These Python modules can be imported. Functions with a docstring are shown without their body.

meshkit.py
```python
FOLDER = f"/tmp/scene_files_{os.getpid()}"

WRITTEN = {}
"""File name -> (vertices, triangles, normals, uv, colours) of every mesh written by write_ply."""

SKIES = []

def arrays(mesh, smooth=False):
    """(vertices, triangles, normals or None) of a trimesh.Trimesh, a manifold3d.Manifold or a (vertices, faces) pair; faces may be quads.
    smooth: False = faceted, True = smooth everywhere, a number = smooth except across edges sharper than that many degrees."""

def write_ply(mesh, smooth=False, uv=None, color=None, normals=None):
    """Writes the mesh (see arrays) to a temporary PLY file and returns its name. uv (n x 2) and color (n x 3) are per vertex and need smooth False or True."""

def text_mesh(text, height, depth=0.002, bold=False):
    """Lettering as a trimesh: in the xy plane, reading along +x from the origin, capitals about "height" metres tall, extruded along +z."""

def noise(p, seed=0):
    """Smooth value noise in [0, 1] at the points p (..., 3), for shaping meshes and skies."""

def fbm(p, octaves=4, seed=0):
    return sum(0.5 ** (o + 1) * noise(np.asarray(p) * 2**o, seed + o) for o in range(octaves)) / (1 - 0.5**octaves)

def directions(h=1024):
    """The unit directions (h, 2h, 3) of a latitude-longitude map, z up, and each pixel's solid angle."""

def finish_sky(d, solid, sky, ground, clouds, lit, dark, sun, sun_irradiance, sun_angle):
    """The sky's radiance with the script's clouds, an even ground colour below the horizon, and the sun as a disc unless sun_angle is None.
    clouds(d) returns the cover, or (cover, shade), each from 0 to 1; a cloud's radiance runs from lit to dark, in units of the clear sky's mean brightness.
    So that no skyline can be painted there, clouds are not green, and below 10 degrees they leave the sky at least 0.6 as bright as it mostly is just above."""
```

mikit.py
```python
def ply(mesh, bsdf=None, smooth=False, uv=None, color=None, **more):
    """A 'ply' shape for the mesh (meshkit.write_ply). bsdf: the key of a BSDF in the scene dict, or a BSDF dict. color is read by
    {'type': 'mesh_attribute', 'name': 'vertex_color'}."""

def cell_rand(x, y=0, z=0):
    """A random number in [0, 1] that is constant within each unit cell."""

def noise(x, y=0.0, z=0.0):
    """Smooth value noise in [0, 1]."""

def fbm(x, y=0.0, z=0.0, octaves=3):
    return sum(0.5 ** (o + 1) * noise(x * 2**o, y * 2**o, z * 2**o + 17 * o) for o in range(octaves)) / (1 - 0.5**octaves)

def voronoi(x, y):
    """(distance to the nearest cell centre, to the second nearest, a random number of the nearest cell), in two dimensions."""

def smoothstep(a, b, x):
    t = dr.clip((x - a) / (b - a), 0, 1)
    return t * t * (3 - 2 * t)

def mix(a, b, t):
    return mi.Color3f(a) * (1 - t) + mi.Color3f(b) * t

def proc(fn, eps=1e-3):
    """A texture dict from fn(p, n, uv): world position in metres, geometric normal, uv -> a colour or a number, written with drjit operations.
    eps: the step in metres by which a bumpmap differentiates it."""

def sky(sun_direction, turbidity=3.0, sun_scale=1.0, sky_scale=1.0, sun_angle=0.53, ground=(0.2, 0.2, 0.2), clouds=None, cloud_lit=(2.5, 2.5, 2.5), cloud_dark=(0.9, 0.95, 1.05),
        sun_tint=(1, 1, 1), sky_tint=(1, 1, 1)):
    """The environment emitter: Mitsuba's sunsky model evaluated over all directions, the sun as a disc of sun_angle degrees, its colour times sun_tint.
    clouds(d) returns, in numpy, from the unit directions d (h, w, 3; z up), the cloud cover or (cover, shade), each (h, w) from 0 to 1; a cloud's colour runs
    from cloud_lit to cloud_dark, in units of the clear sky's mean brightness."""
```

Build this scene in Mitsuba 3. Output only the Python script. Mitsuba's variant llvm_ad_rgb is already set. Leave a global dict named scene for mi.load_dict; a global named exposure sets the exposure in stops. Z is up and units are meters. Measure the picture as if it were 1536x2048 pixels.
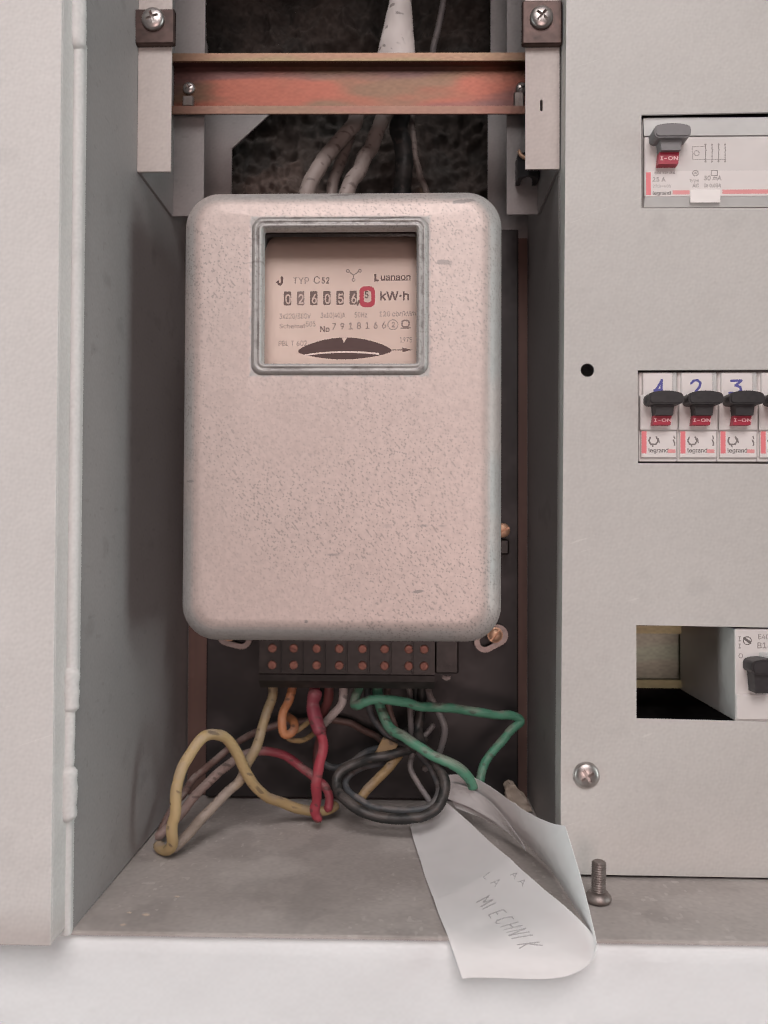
import math
import numpy as np
import trimesh
import drjit as dr
import mitsuba as mi
import mikit
import meshkit
from mikit import proc, noise, fbm, voronoi, smoothstep, mix
from shapely.geometry import Polygon, LineString, Point, box as sbox
from shapely.ops import unary_union
from scipy.interpolate import CubicSpline, RectBivariateSpline

T = mi.ScalarTransform4f
scene, labels = {}, {}

# ------------------------------------------------------------------ camera, light, exposure
# x to the right, y into the cabinet, z up; y = 0 is the face of the wall, z = 0 the cabinet's floor
EYE, AHEAD, UP = [0.0, -0.334, 0.158], [-0.02477, 0.66547, 0.17907], [-0.00348, -0.02117, 0.99977]
scene['camera'] = {'type': 'thinlens', 'to_world': T().look_at(origin=EYE, target=AHEAD, up=UP), 'fov': 48.62, 'fov_axis': 'x',
                   'aperture_radius': 0.0008, 'focus_distance': 0.375, 'near_clip': 0.01, 'far_clip': 50.0}
exposure = 0.08


def lamp(name, centre, aim, w, h, rgb):
    scene[name] = {'type': 'rectangle', 'to_world': T().look_at(origin=centre, target=aim, up=[0, 0, 1]).scale([w / 2, h / 2, 1]),
                   'emitter': {'type': 'area', 'radiance': {'type': 'rgb', 'value': rgb}},
                   'bsdf': {'type': 'diffuse', 'reflectance': {'type': 'rgb', 'value': 0.5}}}
    labels[name] = {'kind': 'structure'}


AIM = [0, 0.05, 0.2]
lamp('ceiling_light', [0.08, -1.75, 1.66], AIM, 1.3, 1.3, [6.9, 6.3, 6.2])
lamp('added_front_light', [0.12, -1.15, 0.02], AIM, 0.40, 0.40, [6.8, 4.9, 4.6])  # unseen warm panel added in front to tint the middle pink
lamp('added_right_light', [2.5, -0.55, 0.30], AIM, 1.1, 1.7, [4.0, 4.5, 4.45])  # cool side panel added out of view, lights edges and left wall
lamp('added_left_light', [-2.3, -0.60, 0.05], AIM, 1.1, 1.9, [4.0, 4.45, 4.4])  # second cool panel, added on the left for the edges and door


# ------------------------------------------------------------------ materials
def rgb(*v):
    return {'type': 'rgb', 'value': list(v)}


def mat(name, color, rough=0.6, metal=0.0, bump=None, bscale=0.001, eps=2e-4, two=True, **kw):
    b = {'type': 'principled', 'base_color': proc(color) if callable(color) else rgb(*color),
         'roughness': proc(rough) if callable(rough) else float(rough), 'metallic': float(metal), **kw}
    if bump is not None:
        b = {'type': 'bumpmap', 'arbitrary': {**proc(bump, eps)}, 'scale': bscale, 'bsdf': b}
    scene['m_' + name] = {'type': 'twosided', 'bsdf': b} if two else b


def paint(base, dirt=0.10, seed=0.0):
    base = [float(x) for x in base]

    def fn(p, n, uv):
        a = fbm(p.x * 25 + seed, p.y * 25, p.z * 25, 4)
        g = noise(p.x * 810 + p.z * 590 + p.y * 300, p.y * 990, p.z * 810 - p.x * 590)
        c = mi.Color3f(base) * (1 + 0.12 * (a - 0.5) + 0.11 * (g - 0.5))
        d = smoothstep(0.63, 0.8, fbm(p.x * 60 + 9, p.y * 60 + seed, p.z * 60, 4))
        q = p.x + 0.35 * p.z
        scratch = smoothstep(0.93, 0.97, noise(q * 60 + seed, p.z * 1500 - p.x * 500, p.y * 900)) * smoothstep(0.6, 0.7, noise(p.x * 35 + seed, p.z * 35, 3.0))
        c = mix(c, mi.Color3f(base) * 1.18, scratch * 0.7)
        speck = smoothstep(0.86, 0.93, noise(p.x * 330 + 5, p.y * 330, p.z * 330 + seed))
        return mix(c, mi.Color3f(base) * 0.62, d * dirt * 2 + speck * dirt * 1.6)
    return fn


def askew(p):
    """The point in axes turned away from the walls', so that the noise's grid does not show."""
    return 0.74 * p.x + 0.39 * p.y + 0.548 * p.z, 0.8036 * p.z - 0.595 * p.x, 0.3134 * p.x - 0.9207 * p.y + 0.2321 * p.z


def orange_peel(p, n, uv):
    a, b, c = askew(p)
    return fbm(a * 520, b * 520, c * 520, 2)


clean_door = paint([0.585, 0.57, 0.555], 0.06, 3)


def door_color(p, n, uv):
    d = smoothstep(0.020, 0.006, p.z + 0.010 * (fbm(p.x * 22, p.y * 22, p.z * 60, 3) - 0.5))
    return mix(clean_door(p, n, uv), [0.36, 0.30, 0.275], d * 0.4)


mat('door_paint', door_color, 0.5, bump=orange_peel, bscale=0.00004)
mat('panel_paint', paint([0.49, 0.485, 0.465], 0.07, 0), 0.5, bump=orange_peel, bscale=0.00004)
mat('frame_paint', paint([0.56, 0.555, 0.545], 0.08, 7), 0.5, bump=orange_peel, bscale=0.00016)
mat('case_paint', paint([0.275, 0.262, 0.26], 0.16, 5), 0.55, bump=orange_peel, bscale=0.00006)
mat('bracket_paint', paint([0.47, 0.43, 0.405], 0.10, 11), 0.55)


def floor_color(p, n, uv):
    a = fbm(p.x * 30, p.y * 30 + 4, p.z * 30, 4)
    g = noise(p.x * 700, p.y * 700, 1.5)
    c = mix([0.36, 0.33, 0.312], [0.425, 0.395, 0.375], smoothstep(0.3, 0.7, a)) * (0.9 + 0.2 * g)
    lint = smoothstep(0.84, 0.9, noise(p.x * 420, p.y * 300, 8.0)) * smoothstep(0.5, 0.65, fbm(p.x * 25 + 3, p.y * 25, 2.0, 2))
    soot = smoothstep(0.58, 0.75, fbm(p.x * 48 + 20, p.y * 48, 3.0, 3))
    return mix(mix(c, [0.16, 0.145, 0.14], soot * 0.2), [0.6, 0.57, 0.55], lint * 0.25)


mat('floor_dust', floor_color, 0.75, bump=lambda p, n, uv: fbm(p.x * 500, p.y * 500, p.z * 500, 2), bscale=0.0003)


def plaster_color(p, n, uv):
    a = fbm(p.x * 14, p.y * 14, p.z * 14, 4)
    g = noise(p.x * 800, p.y * 800, p.z * 800)
    return mi.Color3f(0.765, 0.79, 0.80) * (0.95 + 0.10 * (a - 0.5) + 0.04 * g)


mat('plaster', plaster_color, 0.9, bump=lambda p, n, uv: fbm(p.x * 70, p.y * 70, p.z * 70, 4), bscale=0.0009, eps=6e-4)


def masonry_color(p, n, uv):
    a = fbm(p.x * 38, p.y * 38, p.z * 38, 5)
    e = 0.5 * (fbm(p.x * 90 + 4, p.y * 90, p.z * 90, 4) - 0.5)
    tan = smoothstep(0.75, 0.6, dr.sqrt(dr.square((p.x - 0.030) / 0.030) + dr.square((p.z - 0.372 + 0.5 * (p.x - 0.03)) / 0.013)) + 1.6 * e)
    pale = smoothstep(1.0, 0.75, dr.sqrt(dr.square((p.x + 0.088) / 0.042) + dr.square((p.z - 0.365) / 0.055)) + 1.2 * e)
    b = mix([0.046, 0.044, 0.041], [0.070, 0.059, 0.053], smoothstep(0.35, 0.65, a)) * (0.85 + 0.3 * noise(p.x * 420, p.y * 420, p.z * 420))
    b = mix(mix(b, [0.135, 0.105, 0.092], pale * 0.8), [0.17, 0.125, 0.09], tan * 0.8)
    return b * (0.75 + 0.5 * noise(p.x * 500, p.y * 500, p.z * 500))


mat('masonry', masonry_color, 0.95)


# hammered enamel: fine dimples in silver grey paint, with dark flecks
def hammer(p):
    a, b, c = askew(p)
    return fbm(a * 700, b * 700, c * 700, 2), noise(a * 620 + 5, b * 620, c * 620), noise(b * 1250 + 11, c * 1250, a * 1250)


def hammer_color(p, n, uv):
    a = fbm(p.x * 28, p.y * 28, p.z * 28, 3)
    g, h, fl_ = hammer(p)
    c = mi.Color3f(0.605, 0.515, 0.48) * (0.94 + 0.12 * (a - 0.5)) * (0.95 + 0.10 * smoothstep(0.25, 0.75, 0.6 * g + 0.4 * h))
    some = smoothstep(0.35, 0.7, fbm(p.x * 18 + 3, p.y * 18, p.z * 18, 2))
    fleck = smoothstep(0.58, 0.82, fl_) * (0.35 + 0.65 * some)
    wear = smoothstep(0.80, 0.86, fbm(p.x * 60 + 31, p.y * 60, p.z * 150, 3))
    scuff = mi.Float(0)
    for sx, sz, lx, lz in ((0.0264, 0.3085, 0.0065, 0.0012), (0.0057, 0.1302, 0.0030, 0.0007), (-0.0448, 0.1163, 0.0010, 0.0009), (-0.012, 0.2995, 0.014, 0.0007), (-0.067, 0.247, 0.0006, 0.009), (-0.026, 0.3135, 0.010, 0.0011)):
        rr_ = dr.sqrt(dr.square((p.x - sx) / lx) + dr.square((p.z - sz - 0.12 * (p.x - sx)) / lz)) + 1.1 * (fbm(p.x * 500, p.y * 500, p.z * 500, 2) - 0.5)
        scuff = dr.maximum(scuff, smoothstep(1.1, 0.6, rr_))
    # cool side light painted grey on rounded edges and rim, grime in its groove
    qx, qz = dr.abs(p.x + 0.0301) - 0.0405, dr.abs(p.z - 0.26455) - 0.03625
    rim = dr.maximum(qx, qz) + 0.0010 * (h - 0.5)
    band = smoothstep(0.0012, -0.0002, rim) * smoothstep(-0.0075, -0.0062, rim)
    cool_edge = dr.maximum(band, smoothstep(0.985, 0.80, dr.abs(n.y)) * (0.55 + 0.45 * smoothstep(0.35, 0.6, a)))
    c = mix(c, mi.Color3f(0.405, 0.425, 0.42) * (0.9 + 0.2 * g), cool_edge * 0.8)
    grime = dr.exp(-dr.square((rim + 0.0029) / 0.0007)) * smoothstep(0.45, 0.62, fbm(p.x * 130, p.y * 130, p.z * 130, 3))
    c = mix(c, [0.17, 0.16, 0.155], grime * 0.8)
    return mix(mix(c, [0.25, 0.225, 0.21], fleck * 0.5), [0.24, 0.225, 0.22], dr.maximum(wear * 0.6, scuff * 0.75))


def hammer_bump(p, n, uv):
    g, h, _ = hammer(p)
    return 0.5 * g + h


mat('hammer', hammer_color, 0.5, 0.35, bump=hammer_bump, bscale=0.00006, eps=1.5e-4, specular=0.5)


def chromate(tint_a, tint_b, tint_c, seed):
    def fn(p, n, uv):
        a = fbm(p.x * 22 + seed, p.y * 60, p.z * 60, 3)
        b = fbm(p.x * 14 + seed + 7, p.y * 40, p.z * 90, 3)
        g = noise(p.x * 600, p.y * 900, p.z * 900)
        c = mix(mix(tint_a, tint_b, smoothstep(0.38, 0.62, a)), tint_c, smoothstep(0.42, 0.62, b) * 0.8)
        return c * (0.88 + 0.24 * g)
    return fn


mat('chromate_red', chromate([0.125, 0.072, 0.046], [0.205, 0.064, 0.042], [0.095, 0.05, 0.05], 0), 0.42, 0.6)
mat('chromate_rose', chromate([0.25, 0.14, 0.105], [0.27, 0.115, 0.09], [0.22, 0.145, 0.10], 13), 0.5, 0.5)
mat('chromate_yellow', chromate([0.27, 0.19, 0.12], [0.29, 0.17, 0.115], [0.24, 0.20, 0.11], 3), 0.5, 0.5)
mat('chromate_green', chromate([0.37, 0.44, 0.34], [0.35, 0.44, 0.35], [0.40, 0.41, 0.33], 5), 0.4, 0.25)
mat('chromate_pale', chromate([0.56, 0.52, 0.29], [0.52, 0.44, 0.27], [0.60, 0.57, 0.31], 9), 0.5, 0.1)


def wood_color(p, n, uv):
    a = fbm(p.x * 160, p.y * 160, p.z * 9, 3)
    return mix([0.085, 0.048, 0.04], [0.16, 0.095, 0.08], a)


mat('wood', wood_color, 0.7)


def bakelite_color(p, n, uv):
    d = smoothstep(0.45, 0.85, fbm(p.x * 55, p.y * 55, p.z * 55, 4))
    return mix([0.012, 0.010, 0.011], [0.042, 0.035, 0.037], d)


mat('bakelite', bakelite_color, 0.5)


def block_color(p, n, uv):
    d = smoothstep(0.4, 0.85, fbm(p.x * 120, p.y * 120, p.z * 120, 3))
    return mix([0.012, 0.010, 0.009], [0.040, 0.033, 0.031], d)


mat('block', block_color, 0.45)


def steel_color(p, n, uv):
    a = fbm(p.x * 300, p.y * 300, p.z * 300, 3)
    return mix([0.30, 0.27, 0.26], [0.62, 0.59, 0.57], a)


mat('steel', steel_color, 0.36, 0.9)
mat('dull_steel', lambda p, n, uv: mix([0.17, 0.14, 0.13], [0.32, 0.28, 0.265], fbm(p.x * 400, p.y * 400, p.z * 400, 3)), 0.45, 0.8)
mat('brown_steel', lambda p, n, uv: mix([0.03, 0.022, 0.02], [0.11, 0.068, 0.06], fbm(p.x * 260, p.y * 260, p.z * 260, 3)), 0.45, 0.6)
mat('copper', lambda p, n, uv: mix([0.22, 0.10, 0.085], [0.50, 0.25, 0.19], fbm(p.x * 500, p.y * 500, p.z * 500, 2)), 0.55, 0.5)
mat('brass', lambda p, n, uv: mix([0.55, 0.34, 0.22], [0.80, 0.52, 0.36], fbm(p.x * 300, p.y * 300, p.z * 300, 2)), 0.5, 0.6)
mat('white_plastic', lambda p, n, uv: mi.Color3f(0.62, 0.60, 0.585) * (0.95 + 0.1 * fbm(p.x * 120, p.y * 120, p.z * 120, 3)), 0.4)
mat('grey_plastic', lambda p, n, uv: mi.Color3f(0.50, 0.51, 0.50) * (0.94 + 0.12 * fbm(p.x * 150, p.y * 150, p.z * 150, 3)), 0.45)
mat('label_white', (0.68, 0.65, 0.635), 0.5)
mat('sticker', (0.80, 0.78, 0.76), 0.6)
mat('black_plastic', lambda p, n, uv: mix([0.014, 0.014, 0.016], [0.034, 0.032, 0.034], fbm(p.x * 500, p.y * 500, p.z * 500, 3)), 0.42)
mat('toggle_grey', (0.17, 0.165, 0.17), 0.45)
mat('red_plastic', (0.34, 0.022, 0.045), 0.4)
mat('pink_print', (0.72, 0.20, 0.22), 0.5)
mat('pale_red_print', (0.70, 0.30, 0.30), 0.5)
mat('print_dark', (0.13, 0.115, 0.11), 0.6)
mat('print_mid', (0.20, 0.18, 0.175), 0.6)
mat('print_soft', (0.30, 0.275, 0.265), 0.6)
mat('ink_blue', (0.085, 0.085, 0.30), 0.6)
mat('print_cream', (0.72, 0.45, 0.46), 0.5)
mat('dial', lambda p, n, uv: mi.Color3f(0.80, 0.66, 0.58) * (0.97 + 0.06 * fbm(p.x * 130, p.y * 130, p.z * 130, 3)), 0.55)
mat('dial_print', (0.16, 0.10, 0.09), 0.6)
mat('dial_print_soft', (0.30, 0.22, 0.20), 0.6)
mat('drum_black', (0.17, 0.115, 0.10), 0.5)
mat('drum_grey', (0.27, 0.20, 0.18), 0.5)
mat('drum_cream', (0.70, 0.56, 0.50), 0.5)
mat('dial_red', (0.52, 0.055, 0.085), 0.5)
mat('slot_dark', (0.095, 0.05, 0.046), 0.5)
mat('disc_metal', (0.86, 0.75, 0.70), 0.35, 0.3)
scene['m_glass'] = {'type': 'thindielectric', 'int_ior': 1.5}


def wire_mat(name, base, dust=0.45, rough=0.55, grey_left_of=None):
    base = list(base)

    def fn(p, n, uv):
        a = fbm(p.x * 160, p.y * 160, p.z * 160, 3)
        crack = smoothstep(0.72, 0.84, noise(p.x * 330 + 3 + p.z * 150, p.y * 330 - p.x * 140, p.z * 360 + p.y * 160))
        b = mix(base, [0.21, 0.18, 0.165], 0.05 if max(base) < 0.1 else 0.16) * (0.85 + 0.3 * noise(p.x * 90, p.y * 90, p.z * 90))
        lint = dr.clip(0.25 + 0.75 * n.z, 0, 1) * smoothstep(0.38, 0.66, a) * dust
        c = mix(b, [0.30, 0.255, 0.235], lint)
        if grey_left_of is not None:  # a coat of plaster dust that ends part of the way along
            c = mix(c, [0.27, 0.225, 0.20], 0.85 * smoothstep(0.012, -0.004, p.x - grey_left_of + 0.01 * (a - 0.5)))
        return mix(c, [0.07, 0.055, 0.05], crack * 0.6)
    mat(name, fn, rough)


wire_mat('wire_yellow', (0.43, 0.315, 0.145), 0.6)
wire_mat('wire_olive', (0.31, 0.235, 0.12), 0.6, grey_left_of=-0.088)
wire_mat('wire_ochre', (0.30, 0.20, 0.08), 0.5)
wire_mat('wire_orange', (0.45, 0.17, 0.06), 0.4)
wire_mat('wire_red', (0.36, 0.02, 0.048), 0.6)
wire_mat('wire_tape', (0.25, 0.016, 0.045), 0.35)
wire_mat('wire_dustyred', (0.30, 0.025, 0.05), 0.6, grey_left_of=-0.084)
wire_mat('wire_brown', (0.12, 0.065, 0.055), 0.7)
wire_mat('wire_maroon', (0.15, 0.025, 0.028), 0.4)
wire_mat('wire_white', (0.46, 0.41, 0.40), 0.4)
wire_mat('wire_green', (0.06, 0.28, 0.175), 0.7)
wire_mat('wire_black', (0.010, 0.014, 0.015), 0.30, 0.5)
wire_mat('wire_grey', (0.13, 0.125, 0.13), 0.6)
wire_mat('wire_slate', (0.060, 0.070, 0.078), 0.5)
wire_mat('cable_white', (0.25, 0.215, 0.20), 0.2)
wire_mat('cable_dusky', (0.15, 0.125, 0.115), 0.2)
wire_mat('conduit', (0.62, 0.59, 0.57), 0.2)


def paper_color(p, n, uv):
    return mi.Color3f(0.69, 0.69, 0.69) * (0.95 + 0.08 * fbm(p.x * 60, p.y * 60, p.z * 60, 4))


mat('paper', paper_color, 0.85, bump=lambda p, n, uv: fbm(p.x * 70, p.y * 70, p.z * 70, 3), bscale=0.0016)
mat('pencil', (0.36, 0.355, 0.36), 0.7)
mat('foam', lambda p, n, uv: mix([0.30, 0.24, 0.19], [0.56, 0.48, 0.41], fbm(p.x * 240, p.y * 240, p.z * 240, 3)), 0.9)
mat('void', (0.03, 0.028, 0.028), 0.9)


# ------------------------------------------------------------------ helpers
def add(key, mesh, m, smooth=False, label=None, category=None, group=None, kind=None, to_world=None):
    base, k = key, 1
    while key in scene:
        key = f'{base}_{k:03d}'
        k += 1
    more = {'to_world': to_world} if to_world is not None else {}
    scene[key] = mikit.ply(mesh, 'm_' + m, smooth=smooth, **more) if not isinstance(mesh, dict) else {**mesh, **more}
    note(key, label, category, group, kind)
    return key


def note(key, label=None, category=None, group=None, kind=None):
    d = {k: v for k, v in dict(label=label, category=category, group=group, kind=kind).items() if v}
    if d:
        labels[key] = d


def cat(ms):
    return trimesh.util.concatenate([m for m in ms if m is not None])


def bx(x0, x1, y0, y1, z0, z1, c=0.0):
    """A box with its edges chamfered by c."""
    if c <= 0:
        return trimesh.creation.box(bounds=[[x0, y0, z0], [x1, y1, z1]])
    pts = []
    for x, sx in ((x0, 1), (x1, -1)):
        for y, sy in ((y0, 1), (y1, -1)):
            for z, sz in ((z0, 1), (z1, -1)):
                pts += [(x + sx * c, y + sy * c, z), (x + sx * c, y, z + sz * c), (x, y + sy * c, z + sz * c)]
    return trimesh.convex.convex_hull(np.array(pts))


def facing(poly, y, t):
    """A shapely polygon in (x, z) as a plate whose front face looks out of the cabinet at depth y; t is its thickness."""
    ms = []
    for g in getattr(poly, 'geoms', [poly]):
        if g.area < 1e-10:
            continue
        m = trimesh.creation.extrude_polygon(g, t, engine='earcut')
        v = m.vertices
        ms.append(trimesh.Trimesh(np.c_[v[:, 0], y + t - v[:, 2], v[:, 1]], m.faces, process=False))
    return cat(ms)


def along_x(poly, x0, x1):
    """A profile in (y, z) drawn out along x."""
    m = trimesh.creation.extrude_polygon(poly, x1 - x0, engine='earcut')
    v = m.vertices
    return trimesh.Trimesh(np.c_[x0 + v[:, 2], v[:, 0], v[:, 1]], m.faces, process=False)


def along_z(poly, z0, z1):
    m = trimesh.creation.extrude_polygon(poly, z1 - z0, engine='earcut')
    m.apply_translation([0, 0, z0])
    return m


def text(s, h, x, z, y, bold=False, squeeze=1.0, turn=0.0, centre=False, t=0.00008):
    """Printed lettering facing out of the cabinet, capitals h tall, its left foot at (x, z), standing 0.08 mm proud of y."""
    m = meshkit.text_mesh(s, h, t, bold)
    v = m.vertices.copy()
    v[:, 0] *= squeeze
    if centre:
        v[:, 0] -= (v[:, 0].max() + v[:, 0].min()) / 2
    c, k = math.cos(turn), math.sin(turn)
    vx, vz = v[:, 0] * c - v[:, 1] * k, v[:, 0] * k + v[:, 1] * c
    return trimesh.Trimesh(np.c_[x + vx, y - v[:, 2], z + vz], m.faces, process=False)


def strokes(lines, w, x, z, s, y, turn=0.0, t=0.00008):
    """Hand-drawn lines: polylines of unit size drawn with a pen w wide."""
    c, k = math.cos(turn), math.sin(turn)
    polys = []
    for l in lines:
        a = np.array(l, float) * s
        polys.append(LineString(np.c_[x + a[:, 0] * c - a[:, 1] * k, z + a[:, 0] * k + a[:, 1] * c]).buffer(w / 2))
    return facing(unary_union(polys), y - t, t)


def rrect(x0, x1, z0, z1, r):
    return sbox(x0 + r, z0 + r, x1 - r, z1 - r).buffer(r, 8)


def tube(points, r, seed=0, wob=0.06, sides=14, step=0.0012, flat=1.0):
    """A bent wire: a smooth curve through the points (metres), slightly uneven, with rounded ends."""
    P = np.asarray(points, float)
    d = np.r_[0, np.cumsum(np.linalg.norm(np.diff(P, axis=0), axis=1))]
    n = max(int(d[-1] / step), 8)
    s = np.linspace(0, d[-1], n)
    C = CubicSpline(d, P)(s)
    C += np.stack([meshkit.noise(np.c_[s * 110, s * 0 + seed, s * 0], seed + q) - 0.5 for q in (0, 7, 13)], -1) * r * 0.7
    tan = np.gradient(C, axis=0)
    tan /= np.linalg.norm(tan, axis=1, keepdims=True)
    a = np.cross(tan[0], [0.3, 0.9, 0.2])
    A = []
    for t in tan:
        a = a - t * (a @ t)
        a /= np.linalg.norm(a)
        A.append(a)
    A = np.array(A)
    B = np.cross(tan, A)
    ang = np.arange(sides) * 2 * np.pi / sides
    rr = r * (1 + wob * 1.2 * (meshkit.noise(np.c_[s * 260, s * 0, s * 0 + seed], seed + 3) - 0.5))
    cap = np.clip(np.minimum(s, d[-1] - s) / (r * 0.6), 0, 1)
    rr = rr * np.sqrt(np.clip(1 - (1 - cap) ** 2, 0.04, 1))
    V = C[:, None] + rr[:, None, None] * (np.cos(ang)[None, :, None] * A[:, None] * flat + np.sin(ang)[None, :, None] * B[:, None])
    i, j = np.meshgrid(np.arange(n - 1), np.arange(sides), indexing='ij')
    q = np.stack([i * sides + j, i * sides + (j + 1) % sides, (i + 1) * sides + (j + 1) % sides, (i + 1) * sides + j], -1).reshape(-1, 4)
    f = np.vstack([q[:, [0, 1, 2]], q[:, [0, 2, 3]]])
    V = np.vstack([V.reshape(-1, 3), C[:1], C[-1:]])
    k = np.arange(sides)
    f = np.vstack([f, np.c_[np.full(sides, n * sides), (k + 1) % sides, k], np.c_[np.full(sides, n * sides + 1), (n - 1) * sides + k, (n - 1) * sides + (k + 1) % sides]])
    return trimesh.Trimesh(V, f, process=False)


def screw_head(r, h, slot='cross', turn=0.0, collar=0.0, flat=0.0):
    """A domed screw head looking towards -y, its seat at y = 0."""
    a = np.linspace(0, np.pi / 2, 9)
    prof = [(0, 0), (r * (1 + collar), 0), (r * (1 + collar), h * 0.2)] + [(r * (math.cos(t) if not flat else 1 - flat * (1 - math.cos(t))), h * (0.3 + 0.7 * math.sin(t))) for t in a[:-1]] + [(0, h)]
    m = trimesh.creation.revolve(np.array(prof), sections=28)
    cut = []
    if slot == 'cross':
        for k in (0, 90):
            b = bx(-r * 0.56, r * 0.56, -r * 0.12, r * 0.12, h * 0.06, h * 1.5)
            b.apply_transform(trimesh.transformations.rotation_matrix(math.radians(k), [0, 0, 1]))
            cut.append(b)
    else:
        cut.append(bx(-r * 1.2, r * 1.2, -r * 0.15, r * 0.15, h * 0.15, h * 1.5))
    m = trimesh.boolean.difference([m, trimesh.boolean.union(cut, engine='manifold')], engine='manifold')
    m.apply_transform(trimesh.transformations.rotation_matrix(turn, [0, 0, 1]))
    m.apply_transform(trimesh.transformations.rotation_matrix(math.pi / 2, [1, 0, 0]))
    return m


def moved(m, x, y, z):
    m = m.copy()
    m.apply_translation([x, y, z])
    return m


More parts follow.
